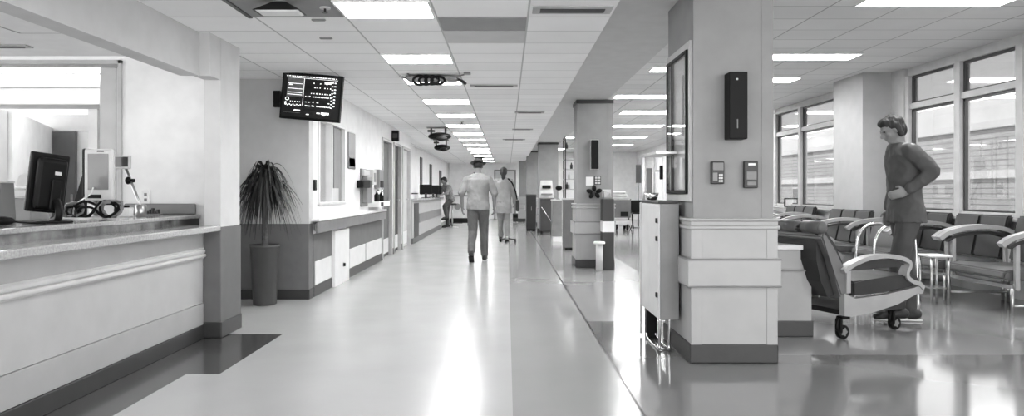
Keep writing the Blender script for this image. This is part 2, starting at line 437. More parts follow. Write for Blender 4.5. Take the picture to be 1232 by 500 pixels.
# far end and right wall beyond the windows
struct(MB().box((-2.62, YE, 0), (XW+.2, YE+.12, ZR+.1)).build('wall_back', 'wall'))
mb = MB(); mb.box((XW, 14.6, 0), (XW+.15, YE, ZR))
y = 15.0
while y < YE-.6:
    mb.box((XW-.02, y, .12), (XW, y+.035, ZR-.25)); y += .9
struct(mb.build('wall_right_far', 'wall'))
struct(MB().box((XW, -1, 0), (XW+.15, 14.6, .83)).build('wall_right', 'wall'))
struct(MB().box((XW-.10, -1, .83), (XW+.15, 14.6, .865), .006).build('trim_6', 'wains'))
mb = MB(); mb.box((5.06, 10.05, 0), (XW+.15, 10.95, ZR)); struct(mb.build('wall_window_column', 'wains'))
struct(MB().box((XW-.03, 9.74, .865), (XW+.15, 10.05, ZR)).build('trim_7', 'alu'))

# window frames: (y0, y1)
def window(i, edges):
    r = sroot('window_%d' % i, (XW, (edges[0]+edges[-1])/2, .865))
    f = MB()
    x0, x1 = XW+.01, XW+.11
    f.box((x0, edges[0], 2.735), (x1+.02, edges[-1], ZR-.002), .004)
    f.box((x0, edges[0], 2.28), (x1, edges[-1], 2.36), .004); f.box((x0, edges[0], .867), (x1, edges[-1], .92), .004)
    for e in edges: f.box((x0-.02, e-.055, .866), (x1+.01, e+.055, 2.74), .004)
    f.build('frame', 'alu', r)
    d = MB()
    for a, b in zip(edges, edges[1:]):
        for z0, z1 in ((.92, 2.28), (2.36, 2.735)):
            a2, b2 = a+.055, b-.055
            d.box((x0+.03, a2, z0), (x0+.07, a2+.03, z1)); d.box((x0+.03, b2-.03, z0), (x0+.07, b2, z1))
            d.box((x0+.03, a2, z1-.03), (x0+.07, b2, z1)); d.box((x0+.03, a2, z0), (x0+.07, b2, z0+.02))
    d.build('gasket', 'alu_dark', r)
    for a, b in zip(edges, edges[1:]):
        MB().box((x0+.045, a+.08, .93), (x0+.051, b-.08, 2.26)).build('pane', 'glass', r)
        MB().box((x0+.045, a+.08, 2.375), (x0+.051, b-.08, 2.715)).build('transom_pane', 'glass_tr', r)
window(1, [5.3, 6.5, 7.58, 8.63, 9.72])
window(2, [10.97, 11.75, 13.28, 14.5])
window(3, [-.9, 1.2, 3.2, 5.15])

# doors in the left corridor wall
def door(i, y0, y1, m, open_=0.):
    r = sroot('door_%d' % i, (XL, (y0+y1)/2, 0))
    f = MB(); t = .05
    f.box((XL-.13, y0+.003, .003), (XL+.025, y0+t, 2.088), .004); f.box((XL-.13, y1-t, .003), (XL+.025, y1-.003, 2.088), .004); f.box((XL-.13, y0+t, 2.04), (XL+.025, y1-t, 2.088), .004)
    f.build('door_frame', 'alu', r)
    lf = MB().box((XL-.09, y0+t, .008), (XL-.045, y1-t, 2.04), .003).build('door_leaf', m, r)
    MB().box((XL-.047, y0+.14, 1.0), (XL-.04, y0+.32, 1.86), .002).build('door_window', 'screen_grey', lf)
    h = MB().cyl((XL-.045, y1-.13, 1.0), (XL+.0, y1-.13, 1.0), .012).tube([(XL-.002, y1-.135, 1.0), (XL-.002, y1-.25, 1.0)], .010)
    h.build('door_handle', 'steel', lf)
    MB().box((XL-.046, y0+.08, .06), (XL-.041, y1-.08, .32), .002).build('kick_plate', 'kick', lf)
door(1, 12.0, 13.02, 'dado'); door(2, 13.22, 14.12, 'dado_dark'); door(3, 14.32, 15.42, 'wall_grey')

# inner window of the left wall
r = sroot('window_4', (XL, 8.6, 1.0))
f = MB(); x0, x1 = XL-.13, XL+.02
for y in (7.95, 8.52, 9.21): f.box((x0, y, 1.0), (x1, y+.04, 2.0), .003)
f.box((x0, 7.95, 1.0), (x1, 9.25, 1.035), .003); f.box((x0, 7.95, 1.965), (x1, 9.25, 2.0), .003)
f.build('frame', 'kick', r)
MB().box((XL-.06, 7.99, 1.035), (XL-.054, 8.52, 1.965)).build('pane', 'glass_in', r)
mb = MB(); mb.box((XL-.06, 8.56, 1.035), (XL-.03, 9.21, 1.965)); mb.mi = 1; mb.box((XL-.032, 8.80, 1.2), (XL-.027, 8.815, 1.96)); mb.mi = 2; mb.box((XL-.032, 8.6, 1.04), (XL-.026, 9.05, 1.2))
mb.build('shutter', ['pillar', 'dado_dark', 'light'], r)

# back room beyond the reception opening
mb = MB(); mb.box((-10, 7.0, 2.19), (-3.41, 7.25, 2.315)); mb.box((-10, 7.02, 2.02), (-3.41, 7.4, 2.19), .01)
struct(mb.build('trim_8', 'header'))
struct(MB().box((-10, 10.6, 0), (-3.41, 10.75, 2.62)).build('wall_back_room', 'wall'))
struct(MB().box((-10, 10.56, 2.06), (-3.41, 10.6, 2.30), .006).build('trim_9', 'wall_grey'))
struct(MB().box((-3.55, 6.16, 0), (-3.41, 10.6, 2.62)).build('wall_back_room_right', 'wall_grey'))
mb = MB(); mb.hexa([(-5.86, 8.2, 0), (-5.74, 8.2, 0), (-6.78, 10.55, 0), (-6.92, 10.55, 0), (-5.86, 8.2, 2.1), (-5.74, 8.2, 2.1), (-6.78, 10.55, 2.1), (-6.92, 10.55, 2.1)])
struct(mb.build('wall_partition', 'wall'))
struct(MB().box((-6.5, 8.02, 0), (-5.78, 8.18, 2.1), .01).build('wall_pilaster', 'wall_grey'))
r = sroot('door_4', (-6.6, 10.5, 0))
MB().box((-6.80, 10.5, .003), (-6.42, 10.555, 2.05), .004).build('door_leaf', 'dado', r)
MB().box((-6.48, 10.485, 1.0), (-6.45, 10.5, 1.12), .002).build('door_handle', 'steel', r)

# ---- pillars
def pillar(x0, x1, y0, dy, grow=.022, big=False):
    r = sroot('pillar', ((x0+x1)/2, y0+dy/2, 0))
    s = MB().box((x0+grow, y0+grow, .9), (x1-grow, y0+dy-grow, ZR-.002 if x1 > 1.53 and big else ZB-.002)).build('shaft', 'pillar', r)
    if not big: MB().box((x0+.005, y0+.005, ZB-.06), (x1-.005, y0+dy-.005, ZB-.003), .004).build('cap_trim', 'base', r)
    g = MB(); w = .075
    for xa, xb in ((x0+grow-.004, x0+grow+w), (x1-grow-w, x1-grow+.004)):
        g.box((xa, y0+grow-.004, .97), (xb, y0+grow+.02, ZB-.062))
    g.build('corner_guard', 'pillar', r)
    wn = MB().box((x0, y0, .12), (x1, y0+dy, .92), .004)
    wn.build('wainscot', 'wains', r)
    g = MB()
    for xa, xb in ((x0-.004, x0+.07), (x1-.07, x1+.004)): g.box((xa, y0-.005, .12), (xb, y0+.02, .905), .003)
    g.build('corner_trim', 'wains', r)
    rl = MB(); rl.box((x0-.018, y0-.018, .90), (x1+.018, y0+dy+.018, .925), .008); rl.box((x0-.006, y0-.006, .925), (x1+.006, y0+dy+.006, .955), .004); rl.box((x0-.02, y0-.02, .955), (x1+.02, y0+dy+.02, .975), .008)
    rl.build('chair_rail', 'wains', r)
    b = MB(); b.box((x0-.03, y0-.03, .52), (x1+.02, y0+dy+.03, .70), .008)
    b.build('bumper_band', 'wains', r)
    g = MB(); g.box((x0-.033, y0-.033, .692), (x1+.023, y0+dy+.033, .705), .004); g.box((x0-.033, y0-.033, .514), (x1+.023, y0+dy+.033, .524), .004)
    g.build('band_edge', 'rail', r)
    MB().box((x0-.012, y0-.012, 0), (x1+.008, y0+dy+.012, .128), .01).build('baseboard', 'base', r)
pillar(1.24, 1.815, 4.75, .80, big=True)
pillar(1.05, 1.63, 10.74, .60)
pillar(.88, 1.47, 20.0, .60)
pillar(.65, 1.22, 24.0, .60)
pillar(.44, 1.02, 27.5, .60)

# low half wall beside the near pillar
r = sroot('wall_half', (2.1, 5.75, 0))
MB().box((1.83, 5.64, .10), (2.43, 5.90, .69)).build('panel', 'wains', r)
MB().box((1.83, 5.615, .69), (2.45, 5.92, .73), .008).build('cap', 'kick', r)
MB().box((1.83, 5.625, .52), (2.44, 5.91, .535), .003).build('rail', 'rail', r)
MB().box((1.83, 5.62, 0), (2.44, 5.91, .125), .006).build('baseboard', 'base', r)

# ---- outside
r = thing('building', 'pale building with horizontal siding across the yard outside the windows', 'building', (14, 25, -.3))
MB().box((14, 2, -.3), (14.3, 70, 2.9)).build('siding_wall', 'facade', r)
MB().box((13.9, 2, 2.98), (14.4, 70, 3.85), .02).build('parapet', 'facade_band', r)
MB().box((13.96, 2, 2.9), (14.3, 70, 2.98)).build('eave_gap', 'facade_line', r)
MB().box((13.93, 2, 1.55), (14.0, 70, 1.78), .01).build('ledge', 'facade_band', r)
MB().box((13.95, 2, 1.47), (14.0, 70, 1.55)).build('ledge_gap', 'facade_line', r)
for y0, w in ((17.5, 1.2), (33.5, 1.0), (38, 1.0), (43, 1.4)):
    fr = MB().box((13.93, y0, .1), (14.0, y0+w, 1.4), .01).build('window', 'facade_band', r)
    MB().box((13.92, y0+.08, .2), (13.931, y0+w-.08, 1.32)).build('window_pane', 'dado', fr)
o = MB().box((XW+.3, -5, -.42), (40, 80, -.3)).build('ground', 'ground'); struct(o)
# ================================================================== CEILING THINGS
def ceil_light(x0, x1, y0, y1, z, label, lamp, group):
    r = thing('ceiling_light', label, 'ceiling light', ((x0+x1)/2, (y0+y1)/2, z-.014), 0, group)
    f = MB(); t = .016
    f.box((x0, y0, z-.014), (x1, y0+t, z-.001), .002); f.box((x0, y1-t, z-.014), (x1, y1, z-.001), .002)
    f.box((x0, y0+t, z-.014), (x0+t, y1-t, z-.001), .002); f.box((x1-t, y0+t, z-.014), (x1, y1-t, z-.001), .002)
    f.build('frame', 'white', r)
    MB().box((x0+t, y0+t, z-.010), (x1-t, y1-t, z-.002)).build('diffuser', lamp, r)
ys_c = [4.49, 6.22, 7.52, 9.25, 10.98, 12.71, 14.44, 16.17, 17.9, 19.63, 21.5, 23.4, 25.4, 27.4]
for i, y in enumerate(ys_c):
    ceil_light(-1.12, -.495, y, y+.433, ZL, '%s lit ceiling panel %s along the corridor' % (ORD[i], 'from the camera' if i else 'to the camera'), 'lamp', 'corridor ceiling lights')
rl = [(3.16, 4.48, 6.0, 6.45), (2.96, 4.37, 8.65, 9.05), (2.96, 4.37, 10.45, 10.9), (1.98, 3.1, 9.55, 9.95), (2.42, 3.5, 14.7, 15.3), (2.7, 4.0, 17.8, 18.4), (3.0, 4.3, 21.5, 22.1), (3.2, 4.5, 25, 25.6), (1.9, 3.1, 12.3, 12.75), (3.6, 4.9, 14.7, 15.3), (1.7, 2.66, 17.8, 18.4), (1.75, 2.8, 21.5, 22.1), (1.8, 3.0, 27.4, 28)]  # last five panels are added fill to brighten the far waiting side
rlab = ['largest lit ceiling panel at the top right above the windows', 'lit ceiling panel right of the near pillar above the first wall device', 'small lit ceiling panel right of the near pillar below a longer one',
        'short lit ceiling panel just left of the near pillar top', 'lit ceiling strip left of the near pillar, upper of three', 'lit ceiling strip left of the near pillar, middle of three', 'lit ceiling strip left of the near pillar, lowest of three', 'thin lit ceiling strip farthest down the waiting side', 'added lit ceiling panel over the walkway between the first and second pillars', 'added lit ceiling panel by the far windows behind the near pillar', 'added lit ceiling strip touching the right edge of the second pillar, upper one', 'added lit ceiling strip touching the right edge of the second pillar, lower one', 'added lit ceiling strip deep behind the second pillar at the far wall']
for q, l in zip(rl, rlab): ceil_light(q[0], q[1], q[2], q[3], ZR, l, 'lamp_r', 'waiting area ceiling lights')
# rear lights over the camera's head (light the foreground as the row continues)
ceil_light(-1.12, -.495, 1.0, 1.433, ZL, 'lit corridor ceiling panel directly overhead of the viewer', 'lamp', 'corridor ceiling lights')
ceil_light(2.96, 4.35, 2.4, 2.85, ZR, 'lit waiting room ceiling panel overhead beyond the top of the picture', 'lamp_r', 'waiting area ceiling lights')

def vent(x0, x1, y0, y1, label, m='vent', slots=True, z=ZL, nm='ceiling_vent'):
    r = thing(nm, label, 'ceiling vent', ((x0+x1)/2, (y0+y1)/2, z-.012), 0)
    MB().box((x0, y0, z-.012), (x1, y1, z-.001), .004).build('frame', m, r)
    if slots:
        n = max(1, int((y1-y0)/.09))
        for k in range(n):
            ya = y0+(y1-y0)*(k+.25)/n; yb = y0+(y1-y0)*(k+.75)/n
            MB().box((x0+.05, ya, z-.016), (x1-.05, yb, z-.0115)).build('slot', 'vent_dark', r)
vent(.17, .70, 4.62, 4.80, 'framed ceiling vent next to the beam at the top of the picture')
vent(-.42, .12, 8.0, 8.14, 'dark slot vent in the ceiling right of the cable covered light')
vent(.12, .57, 10.7, 10.84, 'slim slot vent in the ceiling left of the beam, second from the camera')
vent(.1, .5, 13.6, 13.75, 'slim slot vent in the ceiling left of the beam, third from the camera')
vent(-.1, .42, 16.2, 16.4, 'far slim slot vent in the ceiling left of the beam')
vent(-4.3, -3.75, 5.5, 5.6, 'slim vent in the reception ceiling above the opening', z=2.30)
r = thing('ceiling_panel', 'darker plain grey panel set in the corridor ceiling right of the lights', 'ceiling panel', (-.17, 5.3, ZL-.006))
MB().box((-.483, 4.93, ZL-.006), (.138, 5.33, ZL-.001), .002).build('panel', 'pillar', r); MB().box((-.483, 5.335, ZL-.008), (.138, 5.74, ZL-.001), .002).build('lower_panel', 'beam', r)
r = thing('access_hatch', 'grey framed hatch in the reception ceiling at the top left', 'ceiling hatch', (-3.3, 4.3, 2.285))
MB().box((-3.50, 3.5, 2.287), (-3.08, 5.07, 2.299), .003).build('frame', 'pillar', r); MB().box((-3.46, 3.54, 2.281), (-3.12, 5.03, 2.288), .002).build('leaf', 'wall', r)
r = thing('ceiling_diffuser', 'dark pyramid hood air diffuser hanging from the ceiling at top left', 'air diffuser', (-1.44, 4.5, 2.28))
def hood(z0, z1, w0, d0, w1, d1, c=(-1.44, 4.48)):
    return [(c[0]+sx*w0/2, c[1]+sy*d0/2, z0) for sx, sy in ((-1, -1), (1, -1), (1, 1), (-1, 1))]+[(c[0]+sx*w1/2, c[1]+sy*d1/2, z1) for sx, sy in ((-1, -1), (1, -1), (1, 1), (-1, 1))]
MB().hexa(hood(2.288, 2.352, .30, .15, .08, .04)).build('hood', 'dark', r)
mb = MB().hexa(hood(2.280, 2.2875, .24, .12, .27, .135))
mb.build('inner_plate', 'white', r)
MB().cyl((-1.44, 4.48, 2.35), (-1.44, 4.48, 2.369), .04).build('stem', 'mid', r)
r = thing('ceiling_tile', 'dark grey ceiling tile behind the pyramid air diffuser', 'ceiling tile', (-1.45, 4.7, ZL-.004))
MB().box((-1.77, 4.06, ZL-.004), (-1.13, 4.915, ZL-.001), .001).build('tile', 'pillar', r); MB().box((-1.80, 4.06, ZL-.012), (-1.77, 4.92, ZL-.001), .002).build('edge_strip', 'dark', r)
for x, y, l in ((-1.33, 4.99, 'small grey slot fitting in the ceiling right of the air diffuser'), (-1.43, 5.58, 'small grey slot fitting in the ceiling above the display screen')):
    r = thing('ceiling_slot', l, 'ceiling fitting', (x, y, ZL-.01)); MB().box((x-.05, y-.014, ZL-.010), (x+.05, y+.014, ZL-.001), .004).build('plate', 'pillar', r); MB().box((x-.042, y-.008, ZL-.013), (x+.042, y+.008, ZL-.0095)).build('slot', 'mid', r)
for x, y, l in ((-1.2, 4.66, 'tiny white sprinkler beside the nearest corridor light'), (-.78, 12.2, 'tiny dark sprinkler below the fifth corridor light')):
    r = thing('ceiling_sprinkler', l, 'sprinkler', (x, y, ZL-.03)); MB().lathe((x, y, ZL-.012), [(.035, 0), (.035, .011)]).build('rose', 'light', r); MB().lathe((x, y, ZL-.04), [(.018, 0), (.018, .004), (.008, .006), (.008, .028)], 12).build('head', 'dark', r)

# ceiling cable unit on the third light
r = thing('ceiling_camera', 'grey ceiling unit with a black cable coil over the third corridor light', 'ceiling unit', (-.79, 7.4, 2.3))
MB().box((-1.05, 7.30, 2.318), (-.52, 7.52, 2.352), .01).build('housing', 'pillar', r)
MB().tube([(-1.0, 7.32, 2.352), (-1.02, 7.25, 2.369)], .009).tube([(-1.10, 7.28, 2.345), (-.97, 7.50, 2.31)], .012).build('bracket', 'mid', r)
for k in range(4):
    cx = -.90+.062*k
    MB().tube([(cx+.07*math.cos(t), 7.30, 2.305+.045*math.sin(t)*(1-.05*k)) for t in [2*PI*i/20 for i in range(20)]], .014, 8, True).build('cable_ring', 'black', r)
MB().tube(bez((-.62, 7.35, 2.33), (-.5, 7.3, 2.35), (-.42, 7.2, 2.372-.02)), .008).box((-.44, 7.14, 2.345), (-.37, 7.22, 2.366), .004).build('arm', 'mid', r)
MB().tube(bez((-.58, 7.42, 2.34), (-.48, 7.44, 2.34), (-.44, 7.5, 2.30)), .016).build('cable_end', 'dark', r)

def hang(px, py, Y, w, label):
    c = at(px, py, Y)
    r = thing('hanging_camera', label, 'hanging camera', (c.x, c.y, c.z))
    MB().ball(c, (w/2, .14, .075), 20, 12).build('body', 'black', r)
    MB().ball(c+Vector((w*.1, -.1, -.045)), (w*.25, .07, .05), 16, 10).build('lens', 'black_matt', r)
    MB().box((c.x-w*.52, c.y-.03, ZL-.09), (c.x-w*.2, c.y+.03, ZL-.05), .01).tube([(c.x-w*.36, c.y, ZL-.001), (c.x-w*.36, c.y, c.z+.03)], .018).tube([(c.x+w*.25, c.y, ZL-.001), (c.x+w*.25, c.y, c.z+.03)], .018).build('bracket', 'dark', r)
    MB().box((c.x-w*.55, c.y-.05, ZL-.02), (c.x+w*.4, c.y+.05, ZL-.001), .005).build('mount_plate', 'mid', r)
hang(529, 164, 13.3, .44, 'black pod hanging from the corridor ceiling, nearer of two')
hang(532, 177.5, 16.4, .38, 'black pod hanging from the corridor ceiling, farther of two')
hang(577, 189, 24.9, .34, 'small dark pod hanging far down the corridor over the man in the hat')

# ================================================================== DISPLAY SCREEN
Yt = 7.22
c = at(375, 117, Yt)
r = thing('display_screen', 'tilted black wall display with white text rows above the potted palm', 'screen', (c.x, c.y, c.z))
R = Matrix.Rotation(math.radians(5.2), 3, 'Y') @ Matrix.Rotation(math.radians(-4), 3, 'Z')
W, H = .63, .475
def sc(a, b, bev=0., mb=None):
    lo = Vector(a); hi = Vector(b); m = (lo+hi)/2
    s = (hi-lo)/2
    mb.box(c+R@m-s, c+R@m+s, bev, 2, R)
mb = MB(); sc((-W/2, -.02, -H/2), (W/2, .03, H/2), .006, mb); mb.build('bezel', 'black', r)
mb = MB(); sc((-W/2+.018, -.0225, -H/2+.025), (W/2-.018, -.0195, H/2-.018), 0, mb)
rnd = random.Random(3)
def q(u0, v0, u1, v1, k):   # u,v in 0..1 from the top left of the screen area
    mb.mi = k
    w, h = W-.036, H-.043
    sc((-W/2+.018+u0*w, -.0235-.0005*k, H/2-.018-v1*h), (-W/2+.018+u1*w, -.0215, H/2-.018-v0*h), 0, mb)
q(.07, .10, .36, .53, 1)
for v in (.21, .33, .42, .47): q(.08, v, .34, v+.012, 2)
q(.10, .235, .16, .26, 2)
x = .05
while x < .92:
    w = rnd.uniform(.015, .06); q(x, .035, min(x+w, .93), .052, 2); x += w+rnd.uniform(.006, .02)
q(.05, .075, .95, .082, 2); q(.36, .08, .366, .72, 2)
for v, n in ((.17, 4), (.27, 10), (.41, 10), (.49, 14), (.62, 7), (.71, 16)):
    for k in range(n):
        u = .40+.46*k/n+rnd.uniform(0, .012)
        if rnd.random() < .88: q(u, v+rnd.uniform(-.006, .006), u+rnd.uniform(.014, .03), v+.022, 2)
q(.72, .13, .86, .155, 2); q(.72, .165, .84, .18, 2)
for k in range(8): q(.895, .13+.078*k, .925, .155+.078*k, 2); q(.85, .13+.085*k, .88, .147+.085*k, 2)
for k in range(9): q(.06+.032*k, .70+.02*(k % 2), .08+.032*k, .725+.02*(k % 2), 2)
for k in range(5): q(.14+.04*k, .63, .155+.04*k, .65, 2)
for k in range(12):
    t = 2*PI*k/12; q(.085+.03*math.cos(t)-.006, .585+.035*math.sin(t)-.008, .085+.03*math.cos(t)+.006, .585+.035*math.sin(t)+.008, 2)
q(.05, .655, .075, .73, 2); q(.22, .83, .33, .86, 2); q(.03, .90, .33, .908, 1); q(.44, .915, .49, .935, 2); q(.62, .865, .68, .89, 2); q(.70, .855, .84, .90, 2); q(.72, .91, .78, .93, 2)
mb.build('screen', ['black_matt', 'panel_grey', 'glyph'], r)
MB().box((c.x-.06, Yt+.02, c.z-.08), (c.x+.06, 7.598, c.z+.08), .006).build('wall_arm', 'black', r)
p = at(334, 119, Yt+.06); MB().box((p.x-.04, p.y-.02, p.z-.085), (p.x+.03, p.y+.03, p.z+.085), .004).box((p.x-.03, p.y+.0, p.z-.03), (c.x, p.y+.03, p.z+.03)).build('side_box', 'black', r)
p = at(364, 85.5, Yt+.03); MB().box((p.x-.04, p.y-.015, p.z-.04), (p.x+.045, p.y+.03, 2.366), .004).build('top_box', 'black', r)

# ================================================================== POTTED PALM
pc = Vector((-2.485, 7.25, 0))
r = thing('potted_palm', 'potted palm with drooping leaves in a tall grey planter', 'plant', pc)
MB().lathe(pc, [(.112, .004), (.116, .012), (.141, .585), (.148, .59), (.149, .612), (.138, .615), (.134, .57), (.05, .565)], 40).build('planter', 'pot', r)
MB().lathe(pc+Vector((0, 0, .566)), [(.133, 0), (.13, .012), (.05, .022)], 30).build('soil', 'soil', r)
tp = smooth_path([pc+Vector((0, 0, .57)), pc+Vector((.004, 0, .75)), pc+Vector((-.006, .004, 1.0)), pc+Vector((.008, 0, 1.30))])
MB().tube(tp, [.036-.016*i/(len(tp)-1) for i in range(len(tp))], 10).build('trunk', 'bark', r)
mb = MB(); rnd = random.Random(11)
N_ = 270
for k in range(N_):
    th = 2*PI*(k*.381966 % 1)+rnd.uniform(-.2, .2)
    q_ = rnd.random()
    reach = .11+.29*rnd.random()**.75
    z0 = 1.12+.2*rnd.random(); rise = rnd.uniform(.08, .26)*(1 if q_ < .75 else .5); drop = rnd.uniform(.16, .46)*(.55+reach*1.6)
    if k % 9 == 0: rise = rnd.uniform(.26, .34); reach *= .8
    dv = Vector((math.cos(th), math.sin(th)*.72, 0)); n = 12
    side = Vector((-dv.y, dv.x, 0)).normalized(); prevL = None
    p0 = pc+Vector((0, 0, z0)); pk = p0+dv*reach*.45+Vector((0, 0, rise*1.5)); p2 = p0+dv*reach+Vector((0, 0, -drop))
    path = bez(p0, pk, p2, n); tw = rnd.uniform(-.7, .7)
    for i, p in enumerate(path):
        w = .0105*(1-(i/n)**2.2)+.0015
        s = side*w+Vector((0, 0, w*tw))
        A = mb.bm.verts.new(p-s); Bm = mb.bm.verts.new(p+Vector((0, 0, -.004))); C_ = mb.bm.verts.new(p+s)
        if prevL:
            f1 = mb.bm.faces.new([prevL[0], prevL[1], Bm, A]); f2 = mb.bm.faces.new([prevL[1], prevL[2], C_, Bm]); f1.smooth = f2.smooth = True
        prevL = (A, Bm, C_)
mb.build('foliage', 'leaf', r)

# ================================================================== RECEPTION DESK
xf = -2.40
r = thing('reception_desk', 'long pale reception counter with a granite top at the left', 'reception desk', (-2.7, 3.2, 0))
ya, yb = -.6, 5.578
MB().box((-2.55, ya, .28), (xf, yb, .842)).build('front_panel', 'counter_front', r)
mb = MB(); mb.box((-2.55, ya, .108), (xf+.006, yb, .276), .003); mb.build('lower_panel', 'counter_low', r)
mb = MB(); mb.box((-2.55, ya, 0), (xf+.012, yb, .106), .005); mb.build('plinth', 'base', r)
mb = MB()
mb.box((xf-.01, ya, .672), (xf+.022, yb, .700), .009, 3); mb.box((xf-.01, ya, .636), (xf+.03, yb, .668), .012, 3); mb.box((xf-.01, ya, .628), (xf+.012, yb, .712), .003)
mb.build('moulding', 'moulding', r)
mb = MB(); mb.box((-2.62, ya, .842), (-2.265, 5.60, .888), .010, 3); mb.build('countertop', 'granite', r)
mb = MB(); mb.box((-2.66, ya, .0), (-2.60, 5.965, .93)); mb.build('riser', 'dado_dark', r)
mb = MB(); mb.box((-3.26, ya, .93), (-2.585, 5.965, .962), .008, 3); mb.build('ledge', 'granite', r)
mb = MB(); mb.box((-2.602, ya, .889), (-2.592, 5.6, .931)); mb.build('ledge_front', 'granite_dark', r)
mb = MB(); mb.box((-3.22, 5.93, .962), (-2.62, 5.965, 1.055), .012, 3); mb.build('backsplash', 'rail', r)
# dark strip along the counter standing in for the countertop's reflection
mb = MB(); mb.box((-2.585, ya, .887), (-2.45, 5.5, .8895)); mb.build('reflection_band', 'granite_dark', r)
ZT = .963
# monitor seen from behind
Ym = 4.30; c = Vector((xat(58, Ym), Ym, ZT))
r = thing('monitor', 'black monitor seen from behind on the reception desk', 'monitor', c, math.radians(56)); r.scale = (.8, 1, 1.03)
Rm = Matrix.Rotation(math.radians(6), 3, 'X') @ Matrix.Rotation(math.radians(5), 3, 'Y')
def lb(mb, a, b, bev, cz):
    lo, hi = Vector(a), Vector(b); m = (lo+hi)/2; s = (hi-lo)/2; o = Vector((0, 0, cz))
    mb.box(o+Rm@m-s, o+Rm@m+s, bev, 3, Rm)
mb = MB(); lb(mb, (-.135, -.005, -.175), (.135, .03, .175), .012, .235); mb.build('housing', 'black', r, True)
mb = MB(); lb(mb, (-.105, -.055, -.16), (.105, 0, .15), .03, .235); mb.build('rear_bulge', 'black', r, True)
mb = MB(); lb(mb, (-.125, .0285, -.16), (.125, .032, .165), 0, .235); mb.build('screen', 'screen', r, True)
mb = MB(); lb(mb, (.01, -.058, .055), (.055, -.054, .075), 0, .235); mb.build('badge', 'light', r, True)
mb = MB(); lb(mb, (-.012, -.075, -.15), (.06, -.05, .03), .01, .235); mb.build('neck_plate', 'black', r, True)
MB().tube(smooth_path([(.02, -.07, .13), (.02, -.10, .08), (.02, -.09, .03), (.02, -.02, .012)]), .026, 10).build('stand_arm', 'black', r, True)
MB().box((-.14, -.11, 0), (.12, .08, .014), .006).build('base', 'black', r, True)
# patient-facing terminal with pale bezel
Ym = 5.2; c = Vector((xat(119, Ym), Ym, ZT))
r = thing('monitor', 'pale framed upright touch screen on the reception desk, facing the corridor', 'monitor', c, math.radians(2))
MB().box((-.094, -.025, .125), (.112, .01, .505), .012, 3).build('bezel', 'light', r, True)
MB().box((-.066, -.028, .205), (.082, -.0255, .468), .002).build('screen', 'screen_grey', r, True)
MB().box((-.066, -.029, .142), (.03, -.025, .17), .003).build('card_slot', 'black', r, True)
MB().box((.0, -.029, .482), (.05, -.025, .492), .002).build('camera_slot', 'black', r, True)
MB().box((-.118, -.015, .15), (-.086, .05, .508), .012).build('rear_housing', 'black', r, True)
MB().tube([(-.025, 0, .13), (-.025, .0, .012)], .016).tube([(.015, 0, .13), (.015, 0, .012)], .016).build('stand_leg', 'steel', r, True)
MB().box((-.09, -.06, 0), (.09, .09, .014), .005).build('base', 'light', r, True)
# black slanted back of a third screen
Ym = 5.34; c = Vector((xat(97, Ym), Ym, ZT))
r = thing('document_holder', 'black slanted stand behind the pale framed screen', 'document stand', c)
MB().hexa([(-.075, -.015, 0), (.03, -.015, 0), (.03, .03, 0), (-.075, .03, 0), (.035, -.015, .36), (.05, -.015, .36), (.05, .01, .36), (.035, .01, .36)]).build('panel', 'black', r, True)
MB().box((-.08, -.05, 0), (.05, .06, .012), .004).build('base', 'dark', r, True)
# card reader on an arm
Ym = 5.5; c = Vector((xat(168, Ym), Ym, ZT))
r = thing('payment_terminal', 'small screen on a slanted arm beside the pale framed monitor', 'payment terminal', c)
a = at(148, 195, Ym)-c
MB().box(a+Vector((-.062, -.02, -.052)), a+Vector((.062, .012, .052)), .008, 3).build('case', 'light', r, True)
MB().box(a+Vector((-.05, -.0225, -.035)), a+Vector((.05, -.0195, .04)), .002).build('screen', 'screen', r, True)
MB().tube([a+Vector((.02, .0, -.04)), Vector((.0, .0, .10)), Vector((.01, 0, .07))], .011).build('arm', 'steel', r, True)
k = at(154, 217, Ym)-c
MB().ball(k+Vector((.005, -.01, 0)), (.022, .022, .03)).cyl(k, k+Vector((.05, 0, 0)), .014).build('clamp_knob', 'black', r, True)
MB().lathe((0.01, 0, 0), [(.036, 0), (.04, .004), (.04, .088), (.032, .092)], 24).build('base_cup', 'steel', r, True)
def simple(nm, label, cat, parts):
    """parts: (part name, material, builder)"""
    lo = None
    o = thing(nm, label, cat, parts[0][3] if len(parts[0]) > 3 else (0, 0, 0))
    for p in parts: p[2].build(p[0], p[1], o)
    return o
p = at(152, 262, 5.35); p.z = ZT
simple('pen_box', 'small white box on the reception desk next to the arm stand', 'box', [('box', 'white', MB().box(p+Vector((-.045, -.02, 0)), p+Vector((.03, .05, .07)), .004), p), ('flap', 'black', MB().box(p+Vector((-.02, -.01, .07)), p+Vector((.01, .03, .088)), .003))])
p = at(184, 258, 5.75); p.z = ZT
mb = MB()
for i in range(5): mb.box(p+Vector((-.05+.02*i, -.01, .0)), p+Vector((-.037+.02*i, .03, .035+.012*(i % 3))), .003)
simple('stamp_rack', 'small dark rack of stamps at the end of the reception desk', 'rack', [('stamp', 'dark', mb, p), ('tray', 'mid', MB().box(p+Vector((-.06, -.02, 0)), p+Vector((.06, .04, .012)), .003))])
p = at(176, 237, 5.998)
simple('wall_outlet', 'white double outlet on the reception wall above the desk', 'wall outlet', [('plate', 'white', MB().box((p.x-.034, 5.985, p.z-.06), (p.x+.034, 5.999, p.z+.06), .004), Vector((p.x, 5.99, p.z))), ('socket', 'mid', MB().box((p.x-.012, 5.982, p.z+.01), (p.x+.012, 5.986, p.z+.035), .002)), ('socket', 'mid', MB().box((p.x-.012, 5.982, p.z-.035), (p.x+.012, 5.986, p.z-.01), .002))])
